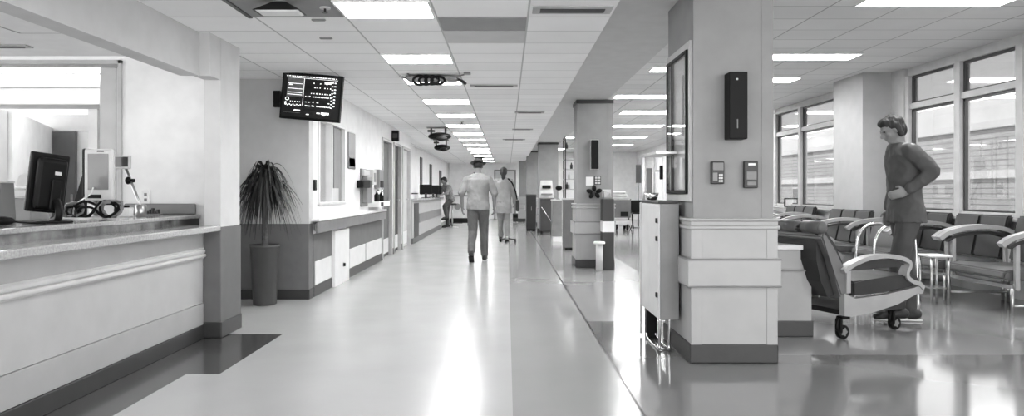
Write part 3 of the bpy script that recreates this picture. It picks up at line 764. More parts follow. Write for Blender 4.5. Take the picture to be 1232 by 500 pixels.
# bundled cables under the pale screen
p = at(120, 258, 5.0); p.z = ZT
r = thing('cable_bundle', 'tangle of dark cables coiled below the pale framed screen', 'cables', p)
rnd = random.Random(5)
for k in range(9):
    cx = p.x+(-.13 if k % 2 else .07)+rnd.uniform(-.05, .05); rr = rnd.uniform(.035, .065)
    pts = [(cx+rr*1.2*math.cos(t), p.y+.02*math.sin(t*2)+rnd.uniform(-.02, .02), ZT+.012+rr*.9*(1+math.sin(t))) for t in [2*PI*i/14 for i in range(14)]]
    MB().tube(pts, .009, 6, True).build('cable', 'black' if k % 3 else 'mid', r)
mb = MB().tube(smooth_path([p+Vector((-.22, .05, .012)), p+Vector((-.17, .0, .10)), p+Vector((-.13, .1, .17)), p+Vector((-.14, .16, .22))]), .005, 6); mb.build('white_cable', 'white', r)
# telephone, printer, papers, mouse at the left edge
p = at(1, 255, 4.1); p.z = ZT
r = thing('telephone', 'desk telephone with a coiled cord at the left edge', 'telephone', p)
MB().hexa([p+Vector(v) for v in ((-.16, -.06, 0), (.02, -.06, 0), (.02, .10, 0), (-.16, .10, 0), (-.16, -.02, .24), (.02, -.02, .24), (.02, .08, .24), (-.16, .08, .24))]).build('body', 'mid', r)
MB().box(p+Vector((-.15, -.055, .12)), p+Vector((.0, -.03, .21)), .006).build('display', 'black', r)
MB().box(p+Vector((-.17, -.05, .24)), p+Vector((.03, .08, .255)), .006).build('top_tray', 'light', r)
MB().tube([p+Vector((.012+.018*math.cos(t), -.07+.018*math.sin(t), .235-.0048*t)) for t in [i*.5 for i in range(80)]], .006, 6).build('coiled_cord', 'black', r)
MB().box(p+Vector((-.16, -.08, .05)), p+Vector((-.01, -.04, .10)), .01).build('handset', 'black', r)
p = at(27, 266, 4.62); p.z = ZT
r = thing('printer', 'grey desktop printer with a white paper tray behind the black monitor', 'printer', p)
MB().box(p+Vector((-.075, -.05, 0)), p+Vector((.09, .14, .15)), .01).build('body', 'pillar', r); MB().box(p+Vector((-.075, -.045, .155)), p+Vector((.085, .13, .205)), .006).build('scanner', 'light', r); MB().box(p+Vector((-.08, -.055, .21)), p+Vector((.095, .14, .225)), .005).build('lid', 'white', r)
MB().hexa([p+Vector(v) for v in ((-.06, .02, .225), (.0, .02, .225), (.0, .03, .225), (-.06, .03, .225), (-.06, .06, .30), (.06, .06, .33), (.06, .07, .33), (-.06, .07, .30))]).build('paper_rest', 'light', r)
p = at(4, 266, 3.95); p.z = ZT
r = thing('computer_mouse', 'black mouse on the desk at the left edge below the telephone', 'mouse', p)
mb = MB().ball(p+Vector((0, 0, .026)), (.045, .07, .026), 20, 12); mb.build('shell', 'black', r); MB().tube(smooth_path([p+Vector((.02, .05, .02)), p+Vector((.06, .1, .012)), p+Vector((.16, .12, .007))]), .005, 6).build('cord', 'black', r)
p = at(100, 262, 4.9); p.z = ZT
mb = MB()
for k in range(4): mb.box(p+Vector((-.12, -.06, .0022*k)), p+Vector((.08, .09, .0022*k+.002)), 0, 2, Matrix.Rotation(.1*k-.1, 3, 'Z'))
tag(mb.build('paper_sheet', 'paper'), 'loose white papers on the reception desk in front of the cables', 'papers')
# things in the back room
for x, l in ((-5.0, 'added lit panel in the back room ceiling behind the reception opening'), (-7.6, 'second added lit panel in the back room ceiling, farther from the opening edge')): ceil_light(x-.5, x+.5, 8.4, 9.0, 2.62, l, 'lamp_fill', 'added back room lights')  # both panels added as fill to brighten the back room
r = thing('ceiling_light', 'long lit light strip over the back room behind reception', 'ceiling light', (-5, 6.9, 2.31))
MB().box((-7.5, 6.86, 2.30), (-3.43, 6.94, 2.31), .002).build('frame', 'white', r); MB().box((-7.5, 6.86, 2.312), (-3.43, 6.92, 2.40)).build('diffuser', 'lamp_r', r)
MB().tube([(-6.5, 6.9, 2.40), (-6.5, 6.9, 2.618)], .01).tube([(-4.2, 6.9, 2.40), (-4.2, 6.9, 2.618)], .01).build('hanger', 'white', r)
r = thing('wall_cabinet', 'grey wall cabinet high in the back room behind the pale screen', 'cabinet', (-5.9, 10.4, 1.6))
p0 = at(115, 181, 10.4); p1 = at(143, 163, 10.4)
MB().box((p0.x, 10.25, p0.z-.5), (p1.x+.1, 10.598, p0.z), .004).build('body', 'pillar', r); MB().box((p0.x+.22, 10.2, p0.z+.06), (p1.x+.1, 10.598, p1.z), .004).build('upper_box', 'wall_grey', r); MB().box((p0.x-.01, 10.24, p0.z), (p1.x+.1, 10.598, p0.z+.02)).build('top_edge', 'dark', r)
# ================================================================== LEFT CORRIDOR THINGS
r = thing('handrail', 'grey bumper handrail along the left corridor wall under the inner window', 'handrail', (XL+.06, 9.8, .69))
MB().box((XL+.055, 7.66, .70), (XL+.085, 11.95, .83), .012, 3).build('bumper', 'rail', r)
MB().box((XL+.008, 7.65, .832), (XL+.10, 11.96, .862), .008, 3).build('cap', 'white', r)
for y in (7.8, 8.9, 10.1, 11.3): MB().box((XL+.007 if y != 8.9 else XL+.052, y, .72), (XL+.056, y+.06, .80)).build('bracket', 'steel', r)
for y0, y1, l in ((7.80, 8.52, 'white kick panel low on the left wall nearest the potted palm'), (9.5, 10.55, 'white kick panel low on the left wall past the pale pier'), (10.62, 11.9, 'white kick panel low on the left wall just before the doors')):
    r = thing('kick_panel', l, 'kick panel', (XL+.01, (y0+y1)/2, .12)); MB().box((XL+.0065, y0, .125), (XL+.016, y1, .385), .003).build('panel', 'kick', r)
r = thing('light_switch', 'black wall switch left of the inner window', 'light switch', (XL, 7.80, 1.2))
MB().box((XL+.001, 7.755, 1.17), (XL+.02, 7.85, 1.29), .008, 3).build('plate', 'black', r); MB().box((XL+.018, 7.78, 1.20), (XL+.026, 7.825, 1.26), .004).build('rocker', 'dark', r)
r = thing('door_stop', 'small dark round knob low on the pale pier', 'door stop', (XL+.05, 8.98, .22)); MB().cyl((XL+.051, 8.98, .23), (XL+.075, 8.98, .23), .022).build('knob', 'black', r); MB().cyl((XL+.0505, 8.98, .23), (XL+.055, 8.98, .23), .03).build('rose', 'steel', r)
def wallbox(nm, label, cat, px0, px1, py0, py1, d, m, extra=None):
    Y0, Y1 = XL*F/(px0-CX), XL*F/(px1-CX); Ym = (Y0+Y1)/2
    z1, z0 = zat(py0, Ym), zat(py1, Ym)
    r = thing(nm, label, cat, (XL, Ym, z0))
    MB().box((XL+.001, Y0, z0), (XL+d, Y1, z1), .008, 3).build('body', m, r)
    if extra: extra(r, Y0, Y1, z0, z1)
    return r
def ex_sign(r, a, b, z0, z1):
    MB().box((XL+.014, a+.02, z0+.03), (XL+.02, b-.02, z0+.2*(z1-z0)+.05), .002).build('notice', 'paper', r)
wallbox('wall_panel', 'tall grey panel on the left wall just past the inner window', 'wall panel', 418, 426, 160, 203, .02, 'rail', ex_sign)
def ex_disp(r, a, b, z0, z1):
    MB().box((XL+.02, a+.05, z0+.05), (XL+.10, b-.06, z1-.12), .01).build('tray', 'mid', r); MB().box((XL+.01, a+.04, z1-.10), (XL+.06, b-.05, z1-.02), .008).build('holder', 'light', r)
wallbox('equipment_board', 'grey equipment panel on the left wall above the handrail with trays', 'equipment panel', 433, 441, 203, 248, .02, 'rail', ex_disp)
def ex_arm(r, a, b, z0, z1):
    ym = (a+b)/2; MB().tube([(XL+.06, ym, (z0+z1)/2), (XL+.16, ym-.15, (z0+z1)/2+.01), (XL+.18, ym-.32, (z0+z1)/2)], .03).build('arm', 'black', r)
    MB().box((XL+.12, ym-.42, z0), (XL+.22, ym-.3, z1), .01).build('head', 'dark', r)
wallbox('wall_scope', 'black jointed wall instrument mounted on the equipment panel', 'wall instrument', 429, 438, 217, 226, .09, 'black', ex_arm)
wallbox('glove_dispenser', 'white dispenser on the left wall right of the equipment panel', 'dispenser', 442, 446, 204, 222, .09, 'light', lambda r, a, b, z0, z1: MB().box((XL+.08, a+.06, z0+.04), (XL+.095, b-.06, z1-.05), .004).build('opening', 'mid', r))
wallbox('towel_dispenser', 'narrow dark grey dispenser on the left wall near the first door', 'dispenser', 450, 455, 204, 226, .09, 'mid', lambda r, a, b, z0, z1: MB().box((XL+.085, a+.05, z0+.01), (XL+.10, b-.05, z0+.12), .004).build('slot', 'black', r))
def ex_tap(r, a, b, z0, z1):
    ym = (a+b)/2
    MB().tube(smooth_path([(XL+.05, ym, z1), (XL+.05, ym, z1+.16), (XL+.12, ym-.02, z1+.19), (XL+.16, ym-.04, z1+.10)]), .014).build('tap', 'chrome', r)
    MB().box((XL+.17, a+.12, z0+.01), (XL+.19, a+.3, z1-.01), .004).build('soap_pump', 'black', r)
wallbox('wash_basin', 'small wall basin with dark bottles beside the first grey door', 'basin', 442.5, 456, 242, 248, .18, 'white', ex_tap)
for px, l in ((446.5, 'dark soap bottle on the wall basin, left one'), (452, 'dark soap bottle on the wall basin, right one')):
    Y = XL*F/(px-CX); z = zat(242, (XL*F/(442.5-CX)+XL*F/(456-CX))/2)+.002
    o = thing('soap_bottle', l, 'bottle', (XL+.09, Y, z), 0, 'bottles on the wall basin')
    MB().lathe((XL+.09, Y, z), [(.04, 0), (.042, .01), (.042, .10), (.02, .125), (.016, .14)], 16).build('bottle', 'black', o); MB().tube([(XL+.09, Y, z+.14), (XL+.09, Y, z+.17), (XL+.13, Y-.02, z+.168)], .009, 6).build('pump', 'dark', o)
r = thing('door_sign', 'small black sign sticking out above the first grey door', 'sign', (XL, 13.1, 2.12)); MB().box((XL+.001, 13.02, 2.09), (XL+.13, 13.12, 2.29), .006).build('box', 'black', r); MB().box((XL+.02, 13.012, 2.15), (XL+.11, 13.021, 2.23), .002).build('face', 'dark', r)

r = thing('filing_cabinet', 'dark cabinet seen through the inner window of the left wall', 'cabinet', (-2.58, 9.9, 0))
MB().box((-2.76, 9.6, .05), (-2.42, 10.3, 1.45), .006).build('body', 'dado_dark', r); MB().box((-2.77, 9.59, 1.45), (-2.41, 10.31, 1.48), .004).build('top', 'light', r); MB().box((-2.75, 9.62, 0), (-2.43, 10.28, .05)).build('base', 'black', r)
for z in (.5, .95): MB().box((-2.66, 9.58, z), (-2.52, 9.6, z+.03), .003).build('handle', 'steel', r)
# nurse counter far left
r = thing('nurse_counter', 'long pale nurse station counter far down the left side', 'counter', (-2.2, 19.8, 0))
MB().box((-2.47, 15.70, .12), (-2.10, 22.6, .95), .01).build('front', 'counter_front', r)
MB().box((-2.47, 15.68, 0), (-2.085, 22.6, .12), .005).build('plinth', 'dado', r)
MB().box((-2.47, 15.66, .95), (-2.03, 22.66, 1.0), .012).build('worktop', 'granite', r)
MB().box((-2.105, 16.9, .42), (-2.09, 22.5, .64), .004).build('front_band', 'rail', r)
MB().box((-2.105, 15.95, .10), (-2.088, 16.75, .90), .006).build('end_panel', 'dado_dark', r)
for px, w, z1, l in ((507, .45, 1.95, 'tall dark window strip above the nurse counter, nearest'), (518.5, .6, 1.85, 'tall dark window strip above the nurse counter, second'), (530, .8, 1.75, 'tall dark window strip above the nurse counter, farthest')):
    Y = -2.46*F/(px-CX); o = thing('wall_panel', l, 'wall panel', (-2.47, Y, 1.05)); MB().box((-2.479, Y-w/2, 1.08), (-2.455, Y+w/2, z1+.2), .006).build('panel', 'dado_dark', o); MB().box((-2.479, Y-w/2-.05, 1.02), (-2.46, Y+w/2+.05, 1.08)).build('frame', 'kick', o)
for px, Y, l in ((513.5, 19.3, 'dark monitor on the nurse counter, nearest'), (521, 21.2, 'dark monitor on the nurse counter, middle'), (525, 22.2, 'dark monitor on the nurse counter, nearest to the seated person')):
    o = thing('desk_monitor', l, 'monitor', (-2.22, Y, 1.001), .3, 'monitors on the nurse counter')
    MB().box((-.17, -.02, .09), (.17, .02, .36), .012).build('screen', 'black', o, True); MB().box((-.03, -.03, .01), (.03, .02, .12)).box((-.1, -.08, 0), (.1, .08, .014), .004).build('stand', 'dark', o, True)
for k, (Y, l) in enumerate(((16.4, 'stack of pale folders on the near end of the nurse counter'), (17.6, 'stack of pale folders on the nurse counter, second from the near end'))):
    o = thing('folder_stack', l, 'folders', (-2.3, Y, 1.001)); mb = MB()
    for j in range(5): mb.box((-.14+.01*(j % 2), -.2, .02*j), (.12, .2, .02*j+.017), .002)
    mb.build('folders', 'paper', o, True); MB().box((-.10, -.12, .10), (.08, .1, .13), .01).build('phone', 'dark', o, True)

# end of the corridor
r = thing('supply_cabinet', 'white cabinet with a round dial at the far left end of the corridor', 'cabinet', (-1.9, 26.2, 0))
MB().box((-2.1, 26.0, .06), (-1.62, 26.5, 1.0), .02).build('body', 'light', r); MB().cyl((-1.82, 25.98, .62), (-1.82, 26.01, .62), .12).build('dial', 'mid', r); MB().box((-2.08, 26.02, 0), (-1.64, 26.48, .06)).build('base', 'dark', r); MB().box((-2.14, 25.96, 1.0), (-1.45, 26.55, 1.05), .01).build('top', 'rail', r)
r = thing('floor_bench', 'low black bench on the floor past the seated person', 'bench', (-1.55, 24.3, 0))
MB().box((-1.95, 24.1, .10), (-1.28, 24.5, .26), .03).build('seat', 'black', r); MB().box((-1.93, 24.14, 0), (-1.88, 24.46, .10)).box((-1.35, 24.14, 0), (-1.30, 24.46, .10)).build('foot', 'dark', r)
r = sroot('door_5', (.0, YE-.01, 0))
MB().box((-.55, YE-.035, .005), (.38, YE-.004, 2.1), .006).build('door_frame', 'mid', r); MB().box((-.49, YE-.05, .01), (.32, YE-.03, 2.04), .006).build('door_leaf', 'wall_grey', r)
r = thing('wall_notice', 'dark notice on the far end wall left of the man in the hat', 'notice', (-1.3, YE, 1.5)); MB().box((-1.42, YE-.03, 1.45), (-1.2, YE-.002, 2.0), .006).build('frame', 'dark', r); MB().box((-1.39, YE-.034, 1.5), (-1.23, YE-.029, 1.7)).build('sheet', 'paper', r)

# ================================================================== THINGS ON THE NEAR PILLAR
yf = 4.75+.022
r = thing('wall_speaker', 'black upright box on the near pillar above two small wall devices', 'wall speaker', (1.54, 4.7, 1.5))
p0 = at(877.5, 167, 4.66); p1 = at(899.5, 86, 4.66)
MB().box((p0.x, 4.655, p0.z), (p1.x, yf-.001, p1.z), .006).build('case', 'black', r)
MB().ball((p0.x+.05, 4.655, p1.z-.05), .007).build('indicator', 'white', r); MB().box((p0.x+.048, 4.650, p0.z+.07), (p0.x+.055, 4.656, p0.z+.13)).build('slot', 'mid', r)
def device(px0, px1, py0, py1, label, k):
    p0 = at(px0, py1, 4.74); p1 = at(px1, py0, 4.74)
    r = thing('wall_device', label, 'wall device', ((p0.x+p1.x)/2, 4.75, p0.z))
    MB().box((p0.x, 4.735, p0.z), (p1.x, yf-.001, p1.z), .006).build('case', 'dark', r)
    w, h = p1.x-p0.x, p1.z-p0.z
    if k == 0:
        MB().box((p0.x+.008, 4.728, p0.z+h*.6), (p1.x-.008, 4.736, p1.z-.008), .003).build('display', 'mid', r)
        mb = MB()
        for a in range(2):
            for b in range(3): mb.box((p0.x+w*.55+a*.015, 4.730, p0.z+.012+b*.02), (p0.x+w*.55+a*.015+.011, 4.736, p0.z+.026+b*.02), .001)
        mb.build('keypad', 'light', r); MB().box((p0.x+.008, 4.731, p0.z+.02), (p0.x+w*.45, 4.736, p0.z+h*.5), .002).build('label_plate', 'pillar', r)
    else:
        MB().box((p0.x+.012, 4.728, p0.z+h*.30), (p1.x-.012, 4.736, p0.z+h*.62), .004).build('display', 'mid', r)
        MB().box((p0.x+.025, 4.730, p1.z-.03), (p1.x-.02, 4.736, p1.z-.015), .001).build('lettering', 'white', r); MB().box((p0.x+.016, 4.726, p0.z+h*.1), (p1.x-.016, 4.736, p0.z+h*.24), .003).build('card_slot', 'mid', r)
device(856, 871.5, 194, 221, 'small dark keypad on the near pillar, left of two devices', 0)
device(895.5, 912, 193.5, 226, 'larger dark card reader on the near pillar, right of two devices', 1)

# framed glass case on the pillar's corridor side
X0 = 1.262
r = thing('display_case', 'tall framed glass case on the corridor side of the near pillar', 'display case', (1.24, 5.14, 1.08))
ya, yb, z0, z1 = 4.80, 5.50, 1.085, 2.185
def frame(mb, x0, x1, a, b, c, d, t):
    mb.box((x0, a, c), (x1, a+t, d), .003); mb.box((x0, b-t, c), (x1, b, d), .003); mb.box((x0, a+t, c), (x1, b-t, c+t), .003); mb.box((x0, a+t, d-t), (x1, b-t, d), .003)
mb = MB(); frame(mb, X0-.02, X0-.001, ya, yb, z0, z1, .05); mb.build('outer_frame', 'alu', r)
mb = MB(); frame(mb, X0-.035, X0-.001, ya+.055, yb-.05, z0+.055, z1-.055, .025); mb.build('inner_frame', 'black', r)
MB().box((X0-.008, ya+.06, z0+.06), (X0-.002, yb-.06, z1-.06)).build('back_board', 'white', r)
MB().box((X0-.032, ya+.085, z0+.085), (X0-.028, yb-.08, z1-.085)).build('glass_pane', 'glass_in', r)
MB().box((X0-.036, 5.28, z0+.07), (X0-.012, 5.30, z1-.07), .002).build('divider', 'dado_dark', r)
MB().hexa([(X0-.014, y, z) for y, z in ((4.98, 1.62), (5.05, 1.62), (5.05, 1.63), (4.98, 1.63))]+[(X0-.009, y, z) for y, z in ((4.96, 1.98), (5.07, 1.98), (5.07, 2.0), (4.96, 2.0))]).build('pennant', 'pillar', r) if 0 else MB().box((X0-.014, 5.0, 1.55), (X0-.009, 5.05, 1.98), .002).build('hanging_strip', 'mid', r)
# cabinet hung on the same side
r = thing('supply_cabinet', 'tall grey steel cabinet on the corridor side of the near pillar', 'cabinet', (1.15, 5.3, 0))
MB().box((1.085, 5.0, .245), (1.218, 5.65, 1.07), .004).build('body', 'rail', r)
dr = MB().box((1.074, 5.005, .25), (1.085, 5.645, 1.065), .003).build('door', 'light', r)
for z in (.93, .80, .40): MB().box((1.062, 5.03, z), (1.076, 5.07, z+.035), .004).build('latch', 'black', dr)
MB().box((1.07, 4.99, 1.072), (1.22, 5.66, 1.088), .004).build('top', 'dark', r)
MB().box((1.068, 5.66, .02), (1.085, 5.69, 1.07), .003).build('rear_strip', 'light', r)
MB().box((1.10, 5.55, 0), (1.18, 5.64, .244), .006).build('rear_foot', 'black', r)
MB().tube(smooth_path([(1.10, 5.08, .25), (1.10, 5.10, .06), (1.10, 5.14, .012), (1.10, 5.5, .012), (1.10, 5.56, .04)]), .011).tube(smooth_path([(1.17, 5.08, .25), (1.17, 5.10, .06), (1.17, 5.14, .012), (1.17, 5.5, .012), (1.17, 5.56, .04)]), .011).tube([(1.10, 5.14, .012), (1.17, 5.14, .012)], .011).build('foot_rail', 'chrome', r)
r = thing('glass_rack', 'steel framed glass rack standing on the grey pillar cabinet', 'rack', (1.15, 5.5, 1.089))
zb = 1.089
MB().box((1.075, 5.60, zb), (1.095, 5.62, 1.44), .002).box((1.16, 5.60, zb), (1.175, 5.62, 1.44), .002).build('post', 'steel', r)
MB().box((1.075, 5.10, 1.425), (1.225, 5.62, 1.445), .003).build('top_shelf', 'steel', r)
MB().box((1.165, 5.56, 1.31), (1.23, 5.58, 1.325)).build('cross_bar', 'steel', r)
MB().box((1.096, 5.606, 1.10), (1.159, 5.612, 1.42)).build('glass', 'glass_in', r)
MB().box((1.105, 5.6, 1.13), (1.15, 5.606, 1.34), .002).build('grey_insert', 'pillar', r)
MB().box((1.20, 5.54, 1.25), (1.225, 5.565, 1.36), .004).build('thermometer', 'black', r)
for y, rr, l in ((5.52, .045, 'small steel bowl on the pillar cabinet, farther one'), (5.40, .04, 'small steel bowl on the pillar cabinet, nearer one')):
    o = thing('bowl', l, 'bowl', (1.12, y, zb)); mb = MB(); mb.lathe((1.12, y, zb+.001), [(.02, 0), (rr*.75, .015), (rr, .055), (rr*.93, .055), (rr*.68, .02), (.012, .008)], 20); mb.build('shell', 'chrome', o)

# ================================================================== SECOND PILLAR
yf = 10.74+.022
p0 = at(711.5, 203, 10.7); p1 = at(720, 168.5, 10.7)
r = thing('wall_speaker', 'black upright box on the second pillar', 'wall speaker', (p0.x, 10.7, p0.z)); MB().box((p0.x, 10.66, p0.z), (p1.x, yf-.001, p1.z), .006).build('case', 'black', r); MB().box((p0.x-.012, 10.74, p0.z-.012), (p1.x+.012, yf-.0005, p1.z+.012), .003).build('back_plate', 'light', r)
p0 = at(715, 222, 10.75); p1 = at(723, 211.5, 10.75)
r = thing('wall_notice', 'small framed notice on the second pillar', 'notice', (p0.x, 10.75, p0.z)); MB().box((p0.x, 10.745, p0.z), (p1.x, yf-.001, p1.z), .003).build('frame', 'dark', r)
mb = MB()
for a in range(2):
    for b in range(3): mb.box((p0.x+.012+.045*a, 10.742, p0.z+.012+.04*b), (p0.x+.045+.045*a, 10.746, p0.z+.04+.04*b))
mb.build('photo', 'light', r)
p0 = at(705, 223, 10.75); p1 = at(714, 212.5, 10.75)
r = thing('wall_notice', 'pale blank sheet on the second pillar left of the framed notice', 'notice', (p0.x, 10.75, p0.z)); MB().box((p0.x, 10.752, p0.z), (p1.x, yf-.001, p1.z), .002).build('sheet', 'kick', r)
p = at(715, 231, 10.70)
r = thing('wall_hook', 'black five lobed rosette on the second pillar below the notices', 'wall rosette', p); mb = MB()
for k in range(5):
    t = 2*PI*k/5+.35; mb.ball(p+Vector((.075*math.cos(t), 0, .06*math.sin(t))), (.05, .022, .034), 12, 8, Matrix.Rotation(-t, 3, 'Y'))
mb.build('lobes', 'black', r); MB().cyl(p, (p.x, yf-.001, p.z), .02).build('stem', 'dark', r)
p0 = at(725, 323, 10.45); p1 = at(738, 239, 10.45)
r = thing('waste_cabinet', 'tall dark cabinet with a white band in front of the second pillar', 'cabinet', (p0.x+.08, 10.55, 0))
MB().box((p0.x, 10.42, 0), (p1.x+.005, 10.695, .56), .006).box((p0.x, 10.42, .72), (p1.x+.005, 10.695, p1.z), .006).build('body', 'dado_dark', r); MB().box((p0.x-.004, 10.41, .56), (p1.x+.01, 10.69, .72), .004).build('band', 'white', r)
p = at(721, 321, 10.25)
r = thing('post_bin', 'short pale post with a wide cap in front of the dark cabinet', 'post', (p.x, 10.3, 0)); MB().lathe((p.x, 10.25, 0), [(.05, 0), (.05, .40)], 20).build('post', 'light', r); MB().lathe((p.x, 10.25, .40), [(.085, 0), (.085, .025), (.075, .035)], 20).build('cap', 'white', r)
r = thing('clutter_box', 'clear file holder on top of the dark cabinet by the second pillar', 'file holder', (1.45, 10.55, p1.z)); zt = zat(239, 10.45)
MB().box((p0.x+.02, 10.5, zt+.001), (p1.x-.01, 10.66, zt+.02), .003).build('tray', 'mid', r); MB().box((p0.x+.02, 10.62, zt+.02), (p1.x-.01, 10.64, zt+.14), .003).build('back', 'light', r); MB().hexa([(p0.x+.03, 10.5, zt+.02), (p1.x-.03, 10.5, zt+.02), (p1.x-.03, 10.61, zt+.02), (p0.x+.03, 10.61, zt+.02), (p0.x+.03, 10.56, zt+.12), (p1.x-.03, 10.56, zt+.09), (p1.x-.03, 10.61, zt+.09), (p0.x+.03, 10.61, zt+.12)]).build('papers', 'rail', r)

# cabinets left of the second pillar
r = thing('equipment_cabinet', 'plain grey cabinet standing left of the second pillar', 'cabinet', (1.25, 14.2, 0))
MB().box((1.14, 14.0, .05), (1.40, 14.55, 1.0), .006).build('body', 'dado', r); MB().box((1.145, 14.01, 0), (1.39, 14.5, .05)).build('base', 'black', r); MB().box((1.13, 13.98, 1.0), (1.41, 14.57, 1.03), .005).build('top', 'light', r)
r = thing('glass_rack', 'tall steel and glass shelf rack on the grey cabinet left of the second pillar', 'rack', (1.25, 14.3, 1.031))
mb = MB()
for x in (1.16, 1.385):
    for y in (14.05, 14.5): mb.box((x-.012, y-.012, 1.031), (x+.012, y+.012, 2.25))
mb.build('post', 'dark', r)
for k in range(6): MB().box((1.15, 14.04, 1.2+.2*k), (1.395, 14.51, 1.215+.2*k), .002).build('shelf', 'steel', r)
rnd = random.Random(2)
for k in range(6):
    z = 1.216+.2*(k % 5); x = 1.2+.05*(k % 4)
    o = tag(MB().lathe((x, 14.15+.06*(k % 3), z), [(.025, 0), (.027, .08), (.012, .10), (.012, .13)], 10).build('supply_bottle', 'light' if k % 2 else 'dark'), 'small %s bottle on the glass rack, %s' % (('dark', 'light')[k % 2], ('bottom shelf left', 'second shelf', 'third shelf middle', 'fourth shelf', 'top shelf left', 'bottom shelf right')[k]), 'bottle', 'bottles in the glass rack')
r = thing('equipment_cart', 'dark cart carrying a white machine in front of the third pillar', 'cart', (1.06, 19.2, 0))
MB().box((.90, 19.0, .10), (1.25, 19.5, .97), .01).build('cabinet', 'dado_dark', r); MB().box((.88, 18.97, .97), (1.27, 19.52, 1.0), .006).build('top', 'mid', r); MB().tube([(.93, 18.98, .75), (.93, 18.93, .75), (1.22, 18.93, .3), (1.22, 18.98, .3)], .012).build('rail', 'chrome', r)
for x, y in ((.94, 19.05), (1.21, 19.05), (.94, 19.45), (1.21, 19.45)): MB().cyl((x-.015, y, .05), (x+.015, y, .05), .05).build('wheel', 'black', r)
r = thing('machine', 'white desktop machine with a dark slot on the cart by the third pillar', 'machine', (1.06, 19.2, 1.001))
MB().hexa([(.88, 19.02, 1.002), (1.26, 19.02, 1.002), (1.26, 19.45, 1.002), (.88, 19.45, 1.002), (.92, 19.12, 1.47), (1.22, 19.12, 1.47), (1.22, 19.42, 1.47), (.92, 19.42, 1.47)]).build('case', 'light', r); MB().box((.95, 19.03, 1.25), (1.18, 19.1, 1.34), .01).build('screen', 'black', r); MB().box((.92, 18.97, 1.08), (1.22, 19.06, 1.12), .008).build('tray', 'mid', r)
r = thing('storage_cabinet', 'dark storage cabinet in front of the fourth pillar down the corridor', 'cabinet', (.74, 21.3, 0))
MB().box((.575, 21.0, .05), (.865, 21.6, 1.06), .008).build('body', 'dado_dark', r); MB().box((.56, 20.98, 1.06), (.87, 21.62, 1.09), .006).build('top', 'dado', r); MB().box((.585, 21.02, 0), (.86, 21.58, .05)).build('base', 'black', r); MB().box((.72, 20.99, .6), (.73, 21.0, .72)).build('handle', 'steel', r)
r = thing('low_box', 'small dark box beyond the fourth pillar at floor level', 'box', (.25, 27.0, 0)); MB().box((.22, 26.9, .02), (.42, 27.2, .34), .02).build('body', 'dark', r); MB().box((.23, 26.88, .18), (.41, 26.9, .28), .004).build('drawer', 'black', r)
p = at(669, 262, 16.5)
r = thing('side_cabinet', 'pale narrow cabinet right of the white machine', 'cabinet', (p.x, 16.6, 0)); MB().box((p.x-.09, 16.4, .12), (p.x+.13, 16.9, .95), .006).build('body', 'rail', r); MB().box((p.x-.085, 16.41, 0), (p.x+.125, 16.88, .12)).build('base', 'white', r); MB().box((p.x-.10, 16.38, .95), (p.x+.14, 16.92, .98), .006).build('top', 'light', r)
r = thing('desk_lamp', 'small black headed lamp on the pale narrow cabinet', 'lamp', (p.x+.05, 16.6, .981)); MB().lathe((p.x+.05, 16.6, .981), [(.05, 0), (.05, .015), (.012, .02), (.012, .22)], 14).build('base', 'mid', r); MB().ball((p.x+.07, 16.58, 1.25), (.08, .07, .06)).build('head', 'black', r)

# trolley and wheelchair behind the second pillar
r = thing('linen_trolley', 'dark grey trolley on pale wheels right of the second pillar', 'trolley', (3.5, 21.6, 0))
xa, xb = xat(736, 21.6), xat(757, 21.6)
MB().box((xa-.1, 21.3, .38), (xb, 22.0, .92), .02).build('body', 'dado', r); MB().box((xa-.1, 21.28, .14), (xb+.03, 22.02, .30), .04).build('skirt', 'light', r); MB().box((xa+.22, 21.28, .42), (xb-.08, 21.3, .56)).build('slot', 'black', r)
for x, y in ((xa+.1, 21.36), (xb-.1, 21.36), (xa+.1, 21.9), (xb-.1, 21.9)): MB().cyl((x-.03, y, .11), (x+.03, y, .11), .11).build('wheel', 'black', r)
mb = MB()
for k in range(5): mb.box((xa-.05+.06*k, 21.4, .921), (xa+.05+.08*k, 21.9, .99+.05*((k*2) % 3)), .02)
prev = .921
for k in range(3):
    o = tag(MB().box((xa-.06+.03*k, 21.38, prev), (xb-.04-.05*k, 21.9, prev+.085), .035, 3).build('folded_linen', 'curtain'), '%s folded pale linen on the dark grey trolley' % ('lowest', 'middle', 'topmost')[k], 'linen', 'folded linen'); prev += .0855
r = thing('wheelchair', 'dark folded wheelchair against the far wall right of the trolley', 'wheelchair', (4.1, 22.2, 0))
for x in (3.88, 4.3):
    MB().tube([(x, 22.2+.29*math.cos(t), .30+.29*math.sin(t)) for t in [2*PI*i/24 for i in range(24)]], .016, 8, True).build('wheel', 'black', r)
    MB().tube([(x, 22.15, .93), (x, 22.25, .90), (x, 22.3, .5), (x, 21.8, .5), (x, 21.75, .08)], .014).build('side_frame', 'dark', r)
    MB().cyl((x-.012, 21.75, .075), (x+.012, 21.75, .075), .075).build('caster', 'black', r)
MB().box((3.9, 21.8, .48), (4.28, 22.26, .52), .01).build('seat', 'black', r); MB().box((3.9, 22.24, .52), (4.28, 22.29, .90), .01).build('backrest', 'black', r)
p0 = at(765, 220, 23); p1 = at(771.5, 198, 23)
o = thing('notice_board', 'dark board on a stand at the far right wall behind the pillar cabinet', 'board', (p0.x, 23, 0)); MB().box((p0.x, 22.98, p0.z), (p1.x, 23.02, p1.z), .005).build('board', 'dado_dark', o); MB().tube([((p0.x+p1.x)/2, 23.0, 0), ((p0.x+p1.x)/2, 23.0, p0.z)], .02).box(((p0.x+p1.x)/2-.2, 22.85, 0), ((p0.x+p1.x)/2+.2, 23.15, .03), .006).build('stand', 'mid', o)

